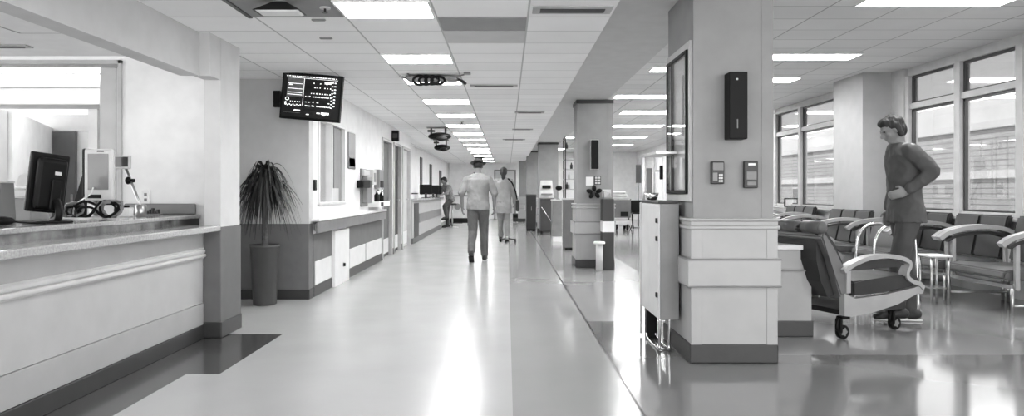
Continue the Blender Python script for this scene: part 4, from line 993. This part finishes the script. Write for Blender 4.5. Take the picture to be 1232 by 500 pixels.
# ================================================================== WAITING AREA
def recliner(label, loc, rz):
    """local: x forward, y to the far side, origin on the floor under the near rear caster"""
    r = thing('recliner_chair', label, 'recliner', loc, rz); r.scale = (.965, 1, 1)
    Wd = .66
    # side panels with arms
    prof = [(-.02, .335), (.09, .30), (.11, .215), (.33, .225), (.60, .27), (.82, .325), (.86, .315), (.89, .34), (.88, .375), (.80, .405), (.45, .34), (.10, .33)]
    for y, nm in ((-.045, 0), (Wd-.005, 1)):
        sp = MB().prism([(x, y, z) for x, z in [(-.02, .36), (-.02, .185), (.06, .175), (.30, .195), (.58, .245), (.80, .315), (.87, .315), (.89, .345), (.87, .385), (.78, .37), (.45, .33), (.10, .315)]], (0, .05, 0)).build('side_panel', 'arm', r, True)
        path = smooth_path([(-.03, 0, .535), (.08, 0, .585), (.24, 0, .627), (.42, 0, .638), (.58, 0, .622), (.70, 0, .585), (.715, 0, .545), (.685, 0, .50), (.69, 0, .455), (.75, 0, .42), (.83, 0, .395), (.875, 0, .36)], 5)
        MB().sweep([p+Vector((0, y+.025, 0)) for p in path], .075, .034).build('armrest', 'arm', r, True)
        MB().prism([(x, y+.008, z) for x, z in [(.03, .535), (.14, .575), (.28, .605), (.44, .612), (.58, .597), (.67, .565), (.60, .545), (.35, .54)]], (0, .034, 0)).build('arm_pad', 'vinyl', r, True)
        MB().prism([(x, y+.01, z) for x, z in [(.015, .36), (.06, .36), (.06, .56), (.015, .54)]], (0, .03, 0)).build('arm_post', 'arm', r, True)
    # seat
    sc_ = [(.08, .335), (.42, .345), (.78, .385), (.845, .41), (.84, .455), (.78, .475), (.50, .475), (.22, .455), (.08, .45)]
    mb = MB(); mb.prism([(x, -.04, z) for x, z in sc_], (0, Wd+.03, 0)); bmesh.ops.bevel(mb.bm, geom=mb.bm.edges[:], offset=.014, segments=2, affect='EDGES'); mb.build('seat_cushion', 'vinyl', r, True)
    # back: leaning slab, padded front and pale shell
    fr = [(.13, .42), (.06, .58), (-.05, .74), (-.14, .86), (-.20, .905)]
    def slab(off0, off1, y0, y1, cut=0):
        a = [Vector((x-off0*.9, 0, z+off0*.42)) for x, z in fr]; b = [Vector((x-off1*.9, 0, z-off1*.42)) for x, z in fr]
        return [(p.x, y0, p.z) for p in a]+[(p.x, y0, p.z) for p in reversed(b)]
    mb = MB(); mb.prism(slab(0, .085, .02, 0), (0, Wd-.06, 0)); bmesh.ops.bevel(mb.bm, geom=mb.bm.edges[:], offset=.02, segments=2, affect='EDGES'); mb.build('back_cushion', 'vinyl', r, True)
    mb = MB(); mb.prism([(x, -.02, z) for x, z in [(.075, .40), (.0, .56), (-.10, .71), (-.18, .82), (-.225, .84), (-.235, .80), (-.15, .66), (-.10, .52), (-.04, .36), (.0, .30), (.06, .33)]], (0, Wd+.01, 0)); bmesh.ops.bevel(mb.bm, geom=mb.bm.edges[:], offset=.012, segments=2, affect='EDGES'); mb.build('back_shell', 'shell', r, True)
    mb = MB(); mb.prism([(x, .03, z) for x, z in [(-.24, .78), (-.16, .64), (-.11, .50), (-.05, .34), (-.12, .33), (-.19, .45), (-.24, .62)]], (0, Wd-.08, 0)); mb.build('rear_cover', 'dark', r, True)
    h = MB(); rr = .052; hp = Vector((-.215, 0, .875))
    for y0, y1 in ((-.03, .20), (.215, .44), (.455, .68)):
        h.cyl(hp+Vector((0, y0+.03, 0)), hp+Vector((0, y1-.03, 0)), rr, rr, 20); h.ball(hp+Vector((0, y0+.03, 0)), (rr, .03, rr), 16, 10); h.ball(hp+Vector((0, y1-.03, 0)), (rr, .03, rr), 16, 10)
    h.build('headrest', 'vinyl_grey', r, True)
    MB().box((.02, .01, .18), (.5, Wd-.02, .22)).box((.4, .06, .18), (.80, .18, .24)).build('under_frame', 'dark', r, True)
    for x, y in ((0, 0), (0, Wd-.05), (.74, .12)):
        z1 = .18
        c_ = MB(); c_.box((x-.03, y-.03, .155), (x+.06, y+.03, .178), .005); c_.box((x-.045, y-.03, .05), (x-.018, y+.03, .16), .008); c_.tube(smooth_path([(x-.03, y, .165), (x-.055, y, .10), (x-.03, y, .06), (x, y, .055)]), .014)
        fk = c_.build('caster_fork', 'black', r, True)
        MB().cyl((x+.005, y-.02, .055), (x+.005, y+.02, .055), .054, None, 24).build('wheel', 'black', fk, True)
        w = MB(); w.cyl((x+.005, y-.023, .055), (x+.005, y+.023, .055), .026, None, 16)
        for t in range(5):
            a = 2*PI*t/5; w.box((x+.005+.028*math.cos(a)-.006, y-.0225, .055+.028*math.sin(a)-.006), (x+.005+.028*math.cos(a)+.006, y+.0225, .055+.028*math.sin(a)+.006), .002)
        w.build('hub', 'mid', fk, True)
    return r
rec = recliner('dark reclining treatment chair on casters beside the near pillar', (2.63, 5.55, 0), math.radians(22))
dup(rec, (3.25, 8.3, 0), math.radians(20), 'dark reclining chair behind the one beside the near pillar')
dup(rec, (3.5, 11.6, 0), math.radians(10), 'small looking reclining chair far back under the plant on the sill')

def bench(label, loc, rz, n, w):
    """waiting bench facing local -x; runs along local y; n back pads of width w/n"""
    r = thing('waiting_bench', label, 'bench seat', loc, rz)
    h = w/2
    mb = MB(); mb.prism([(x, -h+.03, z) for x, z in [(-.56, .345), (-.50, .325), (.12, .345), (.16, .38), (.10, .42), (-.10, .415), (-.40, .435), (-.54, .42)]], (0, w-.06, 0)); bmesh.ops.bevel(mb.bm, geom=mb.bm.edges[:], offset=.015, segments=2, affect='EDGES'); mb.build('seat_cushion', 'vinyl_grey', r, True)
    for k in range(n):
        y0 = -h+.02+(w-.04)*k/n; y1 = y0+(w-.04)/n-.012
        mb = MB(); mb.prism([(x, y0, z) for x, z in [(.10, .44), (.20, .90), (.27, .90), (.18, .43)]], (0, y1-y0, 0)); bmesh.ops.bevel(mb.bm, geom=mb.bm.edges[:], offset=.018, segments=2, affect='EDGES'); mb.build('back_pad', 'vinyl', r, True)
    MB().box((-.48, -h+.02, .25), (-.44, h-.02, .29), .006).box((.08, -h+.02, .25), (.12, h-.02, .29), .006).build('beam', 'arm', r, True)
    for y in (-h, h):
        path = smooth_path([(-.60, 0, .66), (-.50, 0, .725), (-.30, 0, .775), (-.08, 0, .785), (.10, 0, .755), (.22, 0, .70)], 5)
        MB().sweep([p+Vector((0, y, 0)) for p in path], .07, .045).build('armrest', 'arm', r, True)
        path = smooth_path([(-.52, 0, .64), (-.42, 0, .69), (-.22, 0, .72), (-.02, 0, .72), (.14, 0, .68)], 5)
        MB().sweep([p+Vector((0, y, 0)) for p in path], .05, .03).build('arm_pad', 'vinyl', r, True)
        MB().box((-.47, y-.02, .245), (-.43, y+.02, .70), .005).box((.14, y-.02, .245), (.18, y+.02, .70), .005).build('arm_post', 'arm', r, True)
        MB().tube([(-.49, y, 0), (-.49, y, .26)], .016, 8).build('leg', 'steel', r, True); MB().tube([(.13, y, 0), (.13, y, .26)], .016, 8).build('leg', 'steel', r, True); MB().tube([(-.49, y, .10), (.13, y, .10)], .010, 8).build('stretcher', 'steel', r, True)
    return r
b1 = bench('grey padded waiting bench with curved arms, cut off by the right edge', (5.15, 6.98, 0), 0, 2, .93)
dup(b1, (5.15, 7.99, 0), 0, 'grey padded waiting bench under the windows behind the small side table')
dup(b1, (5.15, 9.0, 0), 0, 'grey padded waiting bench partly hidden behind the walking person')
b3 = bench('three pad waiting bench beside the pale window column left of the walking person', (4.72, 10.17, 0), 0, 3, 1.25)
dup(b3, (5.1, 12.8, 0), 0, 'three pad waiting bench farthest back under the left windows')
r = thing('side_table', 'small pale topped side table with thin steel legs in front of the benches', 'side table', (4.4, 7.33, 0))
xa, xb = xat(1113, 7.3), xat(1139, 7.3)
MB().box((xa, 7.2, .485), (xb, 7.46, .505), .006).build('top', 'white', r)
for x in (xa+.025, xb-.025):
    for y in (7.23, 7.43): MB().tube([(x, y, 0), (x, y, .485)], .012, 8).build('leg', 'steel', r)
MB().box((xa+.02, 7.23, .16), (xb-.02, 7.43, .172), .003).build('lower_shelf', 'steel', r)
# chrome hoop frame
r = thing('walking_frame', 'chrome hooped walking frame behind the dark recliner', 'walking frame', (3.75, 7.2, 0))
for y in (7.0, 7.35):
    MB().tube(smooth_path([(3.62, y, 0), (3.63, y, .5), (3.66, y, .70), (3.74, y, .80), (3.86, y, .83), (3.98, y, .80), (4.04, y, .70), (4.06, y, .4), (4.08, y, 0)]), .014, 10).build('hoop', 'chrome', r)
MB().tube([(3.63, 7.0, .45), (3.63, 7.35, .45)], .011, 8).tube([(4.05, 7.0, .5), (4.05, 7.35, .5)], .011, 8).build('cross_bar', 'chrome', r)
# sill things
p = at(1009, 251, 11.6); zs = .866
r = thing('potted_plant', 'small bushy dark plant in a white pot on the window sill', 'plant', (5.46, 11.55, zs))
MB().lathe((5.46, 11.55, zs), [(.05, 0), (.07, .09), (.075, .10), (.062, .10), (.058, .085)], 20).build('pot', 'white', r)
mb = MB(); rnd = random.Random(4)
for k in range(120):
    d = Vector((rnd.gauss(0, 1), rnd.gauss(0, 1), rnd.gauss(.3, .8))).normalized()
    c_ = Vector((5.46, 11.55, zs+.19))+Vector((d.x*.115, d.y*.13, d.z*.11))*rnd.uniform(.5, 1)
    mb.ball(c_, (.035, .012, .022), 6, 4, Euler((rnd.uniform(0, 6), rnd.uniform(0, 6), rnd.uniform(0, 6))).to_matrix())
mb.build('foliage', 'leaf', r); MB().tube([(5.46, 11.55, zs+.08), (5.46, 11.55, zs+.2)], .012, 6).build('stem', 'bark', r)
r = thing('picture_frame', 'small dark picture frame on the window sill at the left', 'picture frame', (5.44, 13.9, zs))
mb = MB(); ya, yb = 13.7, 13.74; xa, xb = 5.32, 5.55
xa = xat(944, 13.7); xb = xat(960, 13.7)
mb.box((xa, ya, zs+.001), (xa+.02, yb, zs+.17)); mb.box((xb-.02, ya, zs+.001), (xb, yb, zs+.17)); mb.box((xa+.02, ya, zs+.001), (xb-.02, yb, zs+.02)); mb.box((xa+.02, ya, zs+.15), (xb-.02, yb, zs+.17)); mb.build('frame', 'dark', r); MB().box((xa+.02, ya+.012, zs+.02), (xb-.02, yb-.005, zs+.15)).build('photo', 'paper', r)
# ================================================================== PEOPLE
def add_head(sk, c, R, s=1.):
    """skull, jaw, nose, ears, brow, lips in a head frame: +y is the face, z up"""
    P = lambda x, y, z: Vector(c)+R @ (Vector((x, y, z))*s)
    V = lambda x, y, z: Vector((x, y, z))*s
    sk.ball(P(0, -.008, .022), V(.075, .094, .088), 24, 16, R); sk.ball(P(0, .018, -.03), V(.062, .073, .075), 20, 14, R)
    sk.ball(P(0, .05, -.085), V(.034, .033, .026), 16, 10, R)
    sk.cap(P(0, .084, .012), P(0, .106, -.022), .010*s, .015*s); sk.ball(P(.013, .094, -.026), .010*s, 10, 8); sk.ball(P(-.013, .094, -.026), .010*s, 10, 8)
    for q in (-1, 1):
        sk.ball(P(q*.074, -.004, -.008), V(.010, .02, .032), 12, 8, R); sk.ball(P(q*.03, .074, .024), V(.026, .014, .010), 12, 8, R); sk.ball(P(q*.036, .06, -.028), V(.024, .022, .022), 12, 8, R)
    sk.ball(P(0, .082, -.052), V(.024, .013, .007), 12, 8, R); sk.ball(P(0, .08, -.063), V(.021, .013, .008), 12, 8, R)
    return P, V

def add_hand(sk, wrist, d, palm_n, thumb_side):
    """palm, four bent fingers and a thumb; d = hand direction, palm_n = where the palm faces"""
    d = Vector(d).normalized(); pn = Vector(palm_n); pn = (pn-d*pn.dot(d)).normalized(); w = d.cross(pn).normalized()*thumb_side
    wr = Vector(wrist); Rm = Matrix((w, d, pn)).transposed()
    sk.ball(wr+d*.045, (.040, .052, .017), 16, 10, Rm)
    for k, (o, L) in enumerate(((.030, .072), (.010, .080), (-.010, .074), (-.029, .058))):
        a = wr+d*.082+w*o; b = a+d*L*.45+pn*.010; e = b+(d*.7+pn*.75).normalized()*L*.32; g = e+(d*.25+pn).normalized()*L*.25
        sk.cap(a-d*.02, b, .0095, .0090); sk.cap(b, e, .0088, .0082); sk.cap(e, g, .0080, .0072)
    a = wr+d*.022+w*.030; b = a+(d*.55+w*.7+pn*.35).normalized()*.038; e = b+(d*.85+w*.15+pn*.4).normalized()*.030
    sk.cap(a, b, .0125, .0105); sk.cap(b, e, .0105, .0085)

def person(name_label, loc, rz, J, clothes, hair, head_rot, skin='skin', voxel=.0075, sleeve=1., longtop=None, s=1.):
    """J: joints in the local frame (x right, y forward, z up)"""
    r = thing('person', name_label, 'person', loc, rz)
    g = {k: Vector(v) for k, v in J.items() if not isinstance(v, str)}
    R = Euler([math.radians(a) for a in head_rot]).to_matrix()
    sk = MB()
    P, V = add_head(sk, g['head'], R, s)
    sk.cap(g['neck']-Vector((0, 0, .03)), g['head']+R @ Vector((0, -.02, -.05)), .058, .050)
    ch, pe = g['chest'], g['pelvis']
    sk.ball(ch, (.165, .10, .17), 20, 14); sk.ball((ch+pe)/2, (.135, .09, .16), 20, 14); sk.ball(pe, (.155, .10, .12), 20, 14)
    for q in 'LR':
        sk.cap(g['sh'+q], g['neck']-Vector((0, 0, .05)), .052, .055)
        sk.cap(g['sh'+q], g['el'+q], .050, .038); sk.cap(g['el'+q], g['wr'+q], .039, .026)
        sk.cap(g['hip'+q], g['kn'+q], .078, .052); sk.cap(g['kn'+q], g['an'+q], .052, .036); sk.cap(g['an'+q], g['toe'+q], .034, .026)
        d = (g['wr'+q]-g['el'+q]).normalized(); sd = 1 if q == 'R' else -1
        pn = Vector(J.get('palm'+q, (-sd, 0.01, 0)))
        fw = Vector((0, 1, 0)); hd = Vector(J.get('hand'+q, d))
        t = hd.normalized().cross((pn-hd.normalized()*pn.dot(hd.normalized())).normalized())
        add_hand(sk, g['wr'+q], hd, pn, 1 if t.dot(Vector(J.get('thumb'+q, (0, 1, .2)))) > 0 else -1)
    remesh(sk, voxel, 3).build('body', skin, r, True)
    for q in (-1, 1):
        MB().ball(P(q*.03, .079, .012), V(.013, .009, .007), 10, 8, R).build('eye', 'eye', r, True)
    # hair
    hb = MB()
    if hair == 'hat':
        hb.ball(P(0, -.02, .012), V(.081, .093, .075), 20, 14, R); remesh(hb, .008, 2).build('hair', 'hair', r, True)
        ht = MB()
        for (z0, a, z1, b) in ((.048, .092, .115, .078), (.046, .135, .054, .138)):
            pa = [P(a*math.cos(t)*.95, a*math.sin(t)*1.08, z0) for t in [2*PI*i/28 for i in range(28)]]; pb = [P(b*math.cos(t)*.95, b*math.sin(t)*1.08, z1) for t in [2*PI*i/28 for i in range(28)]]
            va = [ht.bm.verts.new(p) for p in pa]; vb = [ht.bm.verts.new(p) for p in pb]
            fs = [ht.bm.faces.new(va[::-1]), ht.bm.faces.new(vb)]+[ht.bm.faces.new([va[i], va[(i+1) % 28], vb[(i+1) % 28], vb[i]]) for i in range(28)]
            for f in fs[2:]: f.smooth = True
        ht.ball(P(0, 0, .108), V(.074, .084, .018), 20, 8, R)
        ht.build('hat', 'felt', r, True)
    else:
        hb.ball(P(0, -.022, .034), V(.084, .095, .088), 24, 16, R); hb.ball(P(0, -.045, -.02), V(.079, .066, .075), 20, 14, R)
        if hair == 'long':
            hb.cap(P(0, -.075, -.02), P(0, -.07, -.14), .055*s, .045*s); hb.cap(P(0, -.07, -.14), P(0, -.065, -.22), .045*s, .022*s)
        if hair == 'bob':
            hb.ball(P(0, .03, .078), V(.07, .055, .04), 18, 12, R)
            for q in (-1, 1): hb.cap(P(q*.066, -.02, .03), P(q*.066, -.022, -.06), .030*s, .024*s)
        hb = remesh(hb, .007, 3)
        from mathutils import noise
        for v in hb.bm.verts: v.normal_update()
        for v in hb.bm.verts: v.co += v.normal*.008*noise.noise(Vector((v.co.x*60, v.co.y*60, v.co.z*9)))
        hb.build('hair', 'hair', r, True)
    # top: one lofted garment, shoulders sloping from the neck, plus sleeves
    top, low, shoe = clothes
    sm = MB()
    hem = longtop if longtop is not None else pe.z-.07
    shz = (g['shL'].z+g['shR'].z)/2; nk = g['neck']
    rings = [(hem-.0, pe, .205 if longtop else .19, .142), (hem+.06, pe, .192, .136), (pe.z+.10, pe.lerp(ch, .25), .176, .126), ((pe.z+ch.z)/2+.03, pe.lerp(ch, .55), .178, .124),
             (ch.z+.02, ch, .195, .132), (ch.z+.10, ch.lerp(nk, .25), .196, .124), (shz+.005, ch.lerp(nk, .6), .165, .10), (shz+.055, nk, .095, .082), (nk.z-.005, nk, .060, .064)]
    n = 32; prev = None
    for z, c, a, b in rings:
        cur = [sm.bm.verts.new((c.x+a*math.cos(2*PI*k/n), c.y+b*math.copysign(abs(math.sin(2*PI*k/n))**.85, math.sin(2*PI*k/n)), z)) for k in range(n)]
        if prev:
            for k in range(n): sm.bm.faces.new([prev[k], prev[(k+1) % n], cur[(k+1) % n], cur[k]])
        else: sm.bm.faces.new(cur[::-1])
        prev = cur
    sm.bm.faces.new(prev)
    for q in 'LR':
        e = g['el'+q]; hnd = g['wr'+q]; sh = g['sh'+q]
        sm.cap(sh+Vector((0, 0, -.012)), nk+Vector((sh.x*.3, 0, -.045)), .062, .045)
        sm.cap(sh+Vector((0, 0, -.018)), e, .068, .060)
        if sleeve > 0: sm.cap(e, e.lerp(hnd, sleeve), .059, .046)
    sm = remesh(sm, voxel, 7)
    def folds(m, amp, seed, zs=1.):
        from mathutils import noise
        for v in m.bm.verts: v.normal_update()
        for v in m.bm.verts:
            p = Vector((v.co.x*7+seed, v.co.y*7, v.co.z*5*zs))
            d = 1-abs(noise.noise(p))*2+.5*(1-abs(noise.noise(p*2.3))*2)
            v.co += v.normal*(d-.75)*amp
    folds(sm, .011, len(name_label))
    sm.build('shirt' if longtop is None else 'tunic', top, r, True)
    # trousers
    tm = MB()
    tm.ball(pe+Vector((0, 0, -.01)), (.172, .122, .125), 24, 16)
    for q in 'LR':
        tm.cap(g['hip'+q], g['kn'+q], .098, .074); cuff = g['kn'+q].lerp(g['an'+q], .93)
        tm.cap(g['kn'+q], cuff, .073, .062)
    tm = remesh(tm, voxel, 5); folds(tm, .010, 3+len(name_label), .8); tm.build('trousers', low, r, True)
    for q in 'LR':
        a, t = g['an'+q], g['toe'+q]; d = (t-a); f = Vector((d.x, d.y, d.z)).normalized()
        heel = Vector(J.get('heel'+q, (a.x-d.x*.35, a.y-d.y*.35, t.z)))
        sh = MB(); sh.cap(heel+Vector((0, 0, .012)), t+Vector((0, 0, .008)), .044, .042); sh.cap(a, (heel+a)/2, .046, .046); sh.cap(a, a.lerp(t, .55), .045, .044); sh.ball(t+f*.03+Vector((0, 0, .002)), (.044, .055, .034))
        so = remesh(sh, .007, 3).build('shoe', shoe, r, True)
        sl = MB(); dd = (t-heel); L = dd.length
        y = dd.normalized(); x = y.orthogonal().normalized(); x = Vector((y.y, -y.x, 0)).normalized(); z = x.cross(y)
        Rm = Matrix((x, y, z)).transposed(); c = (heel+t)/2+y*.018-z*.038
        sl.box(c-Vector((.043, L/2+.055, .008)), c+Vector((.043, L/2+.055, .008)), .012, 3, Rm); sl.build('sole', 'shoe_white' if q in J.get('white_sole', '') else 'black', so, True)
    return r

# man in a hat walking away
Y = 11.7
man = dict(pelvis=(0, 0, .93), chest=(0, .035, 1.26), neck=(0, .06, 1.47), head=(0, .09, 1.585),
           shL=(-.185, .04, 1.37), shR=(.185, .04, 1.37), elL=(-.27, -.01, 1.14), elR=(.275, 0, 1.14), wrL=(-.265, .08, .90), wrR=(.27, .09, .90),
           hipL=(-.088, 0, .90), hipR=(.088, 0, .90), knL=(-.085, .02, .50), knR=(.10, .10, .50), anL=(-.10, -.20, .17), anR=(.105, .10, .092), toeL=(-.10, -.10, .055), toeR=(.11, .24, .048),
           heelL=(-.10, -.25, .13), heelR=(.105, .06, .048), white_sole='R')
person('person in a brimmed hat and pale shirt walking away down the corridor', (xat(575, Y), Y, 0), 0, man, ('shirt', 'trouser', 'shoe'), 'hat', (-14, 0, 0), sleeve=.15)
# person in a long coat, further on
Y = 16.6
wom = dict(pelvis=(0, 0, .95), chest=(0, .01, 1.28), neck=(0, .01, 1.49), head=(.0, .03, 1.62),
           shL=(-.17, 0, 1.42), shR=(.17, 0, 1.42), elL=(-.23, -.02, 1.15), elR=(.24, -.03, 1.15), wrL=(-.22, .07, .92), wrR=(.25, .06, .92),
           hipL=(-.08, 0, .90), hipR=(.08, 0, .90), knL=(-.075, .06, .5), knR=(.075, -.02, .5), anL=(-.07, .08, .092), anR=(.08, -.14, .12), toeL=(-.07, .22, .048), toeR=(.085, -.01, .046), heelL=(-.07, .03, .048), heelR=(.08, -.19, .075))
person('person in a long pale coat walking away beside the one in the hat', (xat(606, Y), Y, 0), 0, wom, ('coat', 'slacks', 'shoe'), 'long', (-8, 0, -6), sleeve=1., longtop=.66)
b = thing('shoulder_bag', 'dark shoulder strap and bag at the right side of the person in the coat', 'bag', (xat(620, Y), Y, .85))
bx = xat(606, Y)
MB().tube(smooth_path([(bx+.10, Y-.10, 1.47), (bx+.20, Y-.13, 1.36), (bx+.28, Y-.10, 1.15), (bx+.315, Y-.03, .98)]), .018, 8).build('strap', 'black', b)
MB().box((bx+.285, Y-.13, .70), (bx+.37, Y+.10, .97), .03, 3).build('pouch', 'dark', b)
w = thing('wheeled_base', 'low wheeled base by the feet of the person in the coat', 'wheeled base', (xat(610, 16.2), 16.2, 0))
wx = xat(610, 16.2)
MB().cyl((wx, 16.2, .05), (wx, 16.2, .14), .03).build('hub', 'steel', w)
for k in range(3):
    a = 2*PI*k/3+.3; e = Vector((wx+.2*math.cos(a), 16.2+.2*math.sin(a), .06))
    MB().tube([(wx, 16.2, .09), e], .016, 8).build('leg', 'dark', w); MB().cyl(e+Vector((-.015, 0, -.02)), e+Vector((.015, 0, -.02)), .04).build('wheel', 'black', w)
# person leaning on the nurse counter
Y = 22.95
sit = dict(pelvis=(0, 0, .93), chest=(.0, .10, 1.22), neck=(0, .20, 1.40), head=(0, .25, 1.52),
           shL=(-.17, .15, 1.34), shR=(.17, .15, 1.34), elL=(-.21, .28, 1.12), elR=(.20, .26, 1.10), wrL=(-.14, .46, 1.06), wrR=(.12, .46, 1.06),
           handL=(.2, 1, -.1), handR=(-.2, 1, -.1), palmL=(0, 0, -1), palmR=(0, 0, -1), thumbL=(1, .2, 0), thumbR=(-1, .2, 0),
           hipL=(-.09, .02, .90), hipR=(.09, .02, .90), knL=(-.09, .28, .70), knR=(.09, .08, .48), anL=(-.09, .20, .34), anR=(.09, .04, .092), toeL=(-.09, .32, .30), toeR=(.09, .18, .048), heelL=(-.09, .15, .30), heelR=(.09, -.01, .048))
person('person in a mottled shirt and dark trousers perched on a stool at the nurse counter', (-1.84, Y, 0), math.radians(128), sit, ('check', 'dado_dark', 'shoe'), 'bob', (-24, 0, 0), skin='skin_dark', sleeve=.2)
st = thing('stool', 'small dark stool under the person at the nurse counter', 'stool', (-1.78, Y+.03, 0))
MB().lathe((-1.78, Y+.02, .735), [(.15, 0), (.16, .02), (.16, .05), (.12, .06)], 20).build('seat', 'dark', st); MB().tube([(-1.78, Y+.02, .02), (-1.78, Y+.02, .735)], .025).build('column', 'steel', st); MB().lathe((-1.78, Y+.02, 0), [(.2, 0), (.2, .015), (.03, .03)], 20).build('foot_plate', 'steel', st)
# staff member walking through the waiting area
Y = 6.24
nur = dict(pelvis=(0, 0, .97), chest=(.0, .02, 1.32), neck=(0, .06, 1.54), head=(-.01, .115, 1.655),
           shL=(-.18, .03, 1.475), shR=(.18, -.02, 1.46), elL=(-.25, -.11, 1.29), elR=(.22, 0, 1.19), wrL=(-.20, .07, 1.12), wrR=(.21, .06, .95),
           hipL=(-.088, 0, .93), hipR=(.088, 0, .93), knL=(-.085, .10, .52), knR=(.09, -.03, .52), anL=(-.085, .10, .135), anR=(.09, -.07, .092), toeL=(-.085, .22, .075), toeR=(.09, .07, .048), heelL=(-.085, .05, .08), heelR=(.09, -.12, .048), white_sole='LR',
           handL=(.35, .9, -.25), palmL=(.8, -.4, -.1), thumbL=(0, .3, 1), thumbR=(0, 1, .2))
nur_root = person('person in dark scrubs with head bowed walking left through the waiting area', (xat(1090, Y), Y, 0), math.radians(82), nur, ('scrub', 'scrub_low', 'shoe'), 'bob', (-28, 0, 0), sleeve=.85, longtop=.86)
nur_root.scale = (1.03, 1.03, 1.03)
# ================================================================== LIGHT AND CAMERA
w = bpy.data.worlds.new('World'); SC.world = w; w.use_nodes = True
nt = w.node_tree; N = nt.nodes; L = nt.links
bg = N['Background']; bg.inputs['Strength'].default_value = 1.0
tc = N.new('ShaderNodeTexCoord'); no = N.new('ShaderNodeTexNoise'); no.inputs['Scale'].default_value = 2.5; no.inputs['Detail'].default_value = 5
r_ = N.new('ShaderNodeMapRange'); r_.inputs['To Min'].default_value = .85; r_.inputs['To Max'].default_value = 1.1
L.new(tc.outputs['Generated'], no.inputs['Vector']); L.new(no.outputs['Fac'], r_.inputs['Value']); L.new(r_.outputs[0], bg.inputs['Color'])
bg.inputs['Strength'].default_value = 3.0

cam = bpy.data.cameras.new('camera'); co = bpy.data.objects.new('camera', cam); COL.objects.link(co)
co.location = (0, 0, CH); co.rotation_euler = (PI/2, 0, 0)
cam.sensor_width = 36.; cam.sensor_fit = 'HORIZONTAL'; cam.lens = F/1232*36
cam.shift_x = (616-CX)/1232; cam.shift_y = (CY-250)/1232
cam.clip_start = .05; cam.clip_end = 300
SC.camera = co
vs = SC.view_settings
vs.view_transform = 'Standard'; vs.look = 'None'; vs.gamma = 1.; vs.use_curve_mapping = False
vs.exposure = 0.68
SC.cycles.max_bounces = 10; SC.cycles.diffuse_bounces = 7; SC.cycles.glossy_bounces = 4; SC.cycles.transparent_max_bounces = 12
SC.cycles.caustics_reflective = False; SC.cycles.caustics_refractive = False
SC.cycles.sample_clamp_indirect = 6.
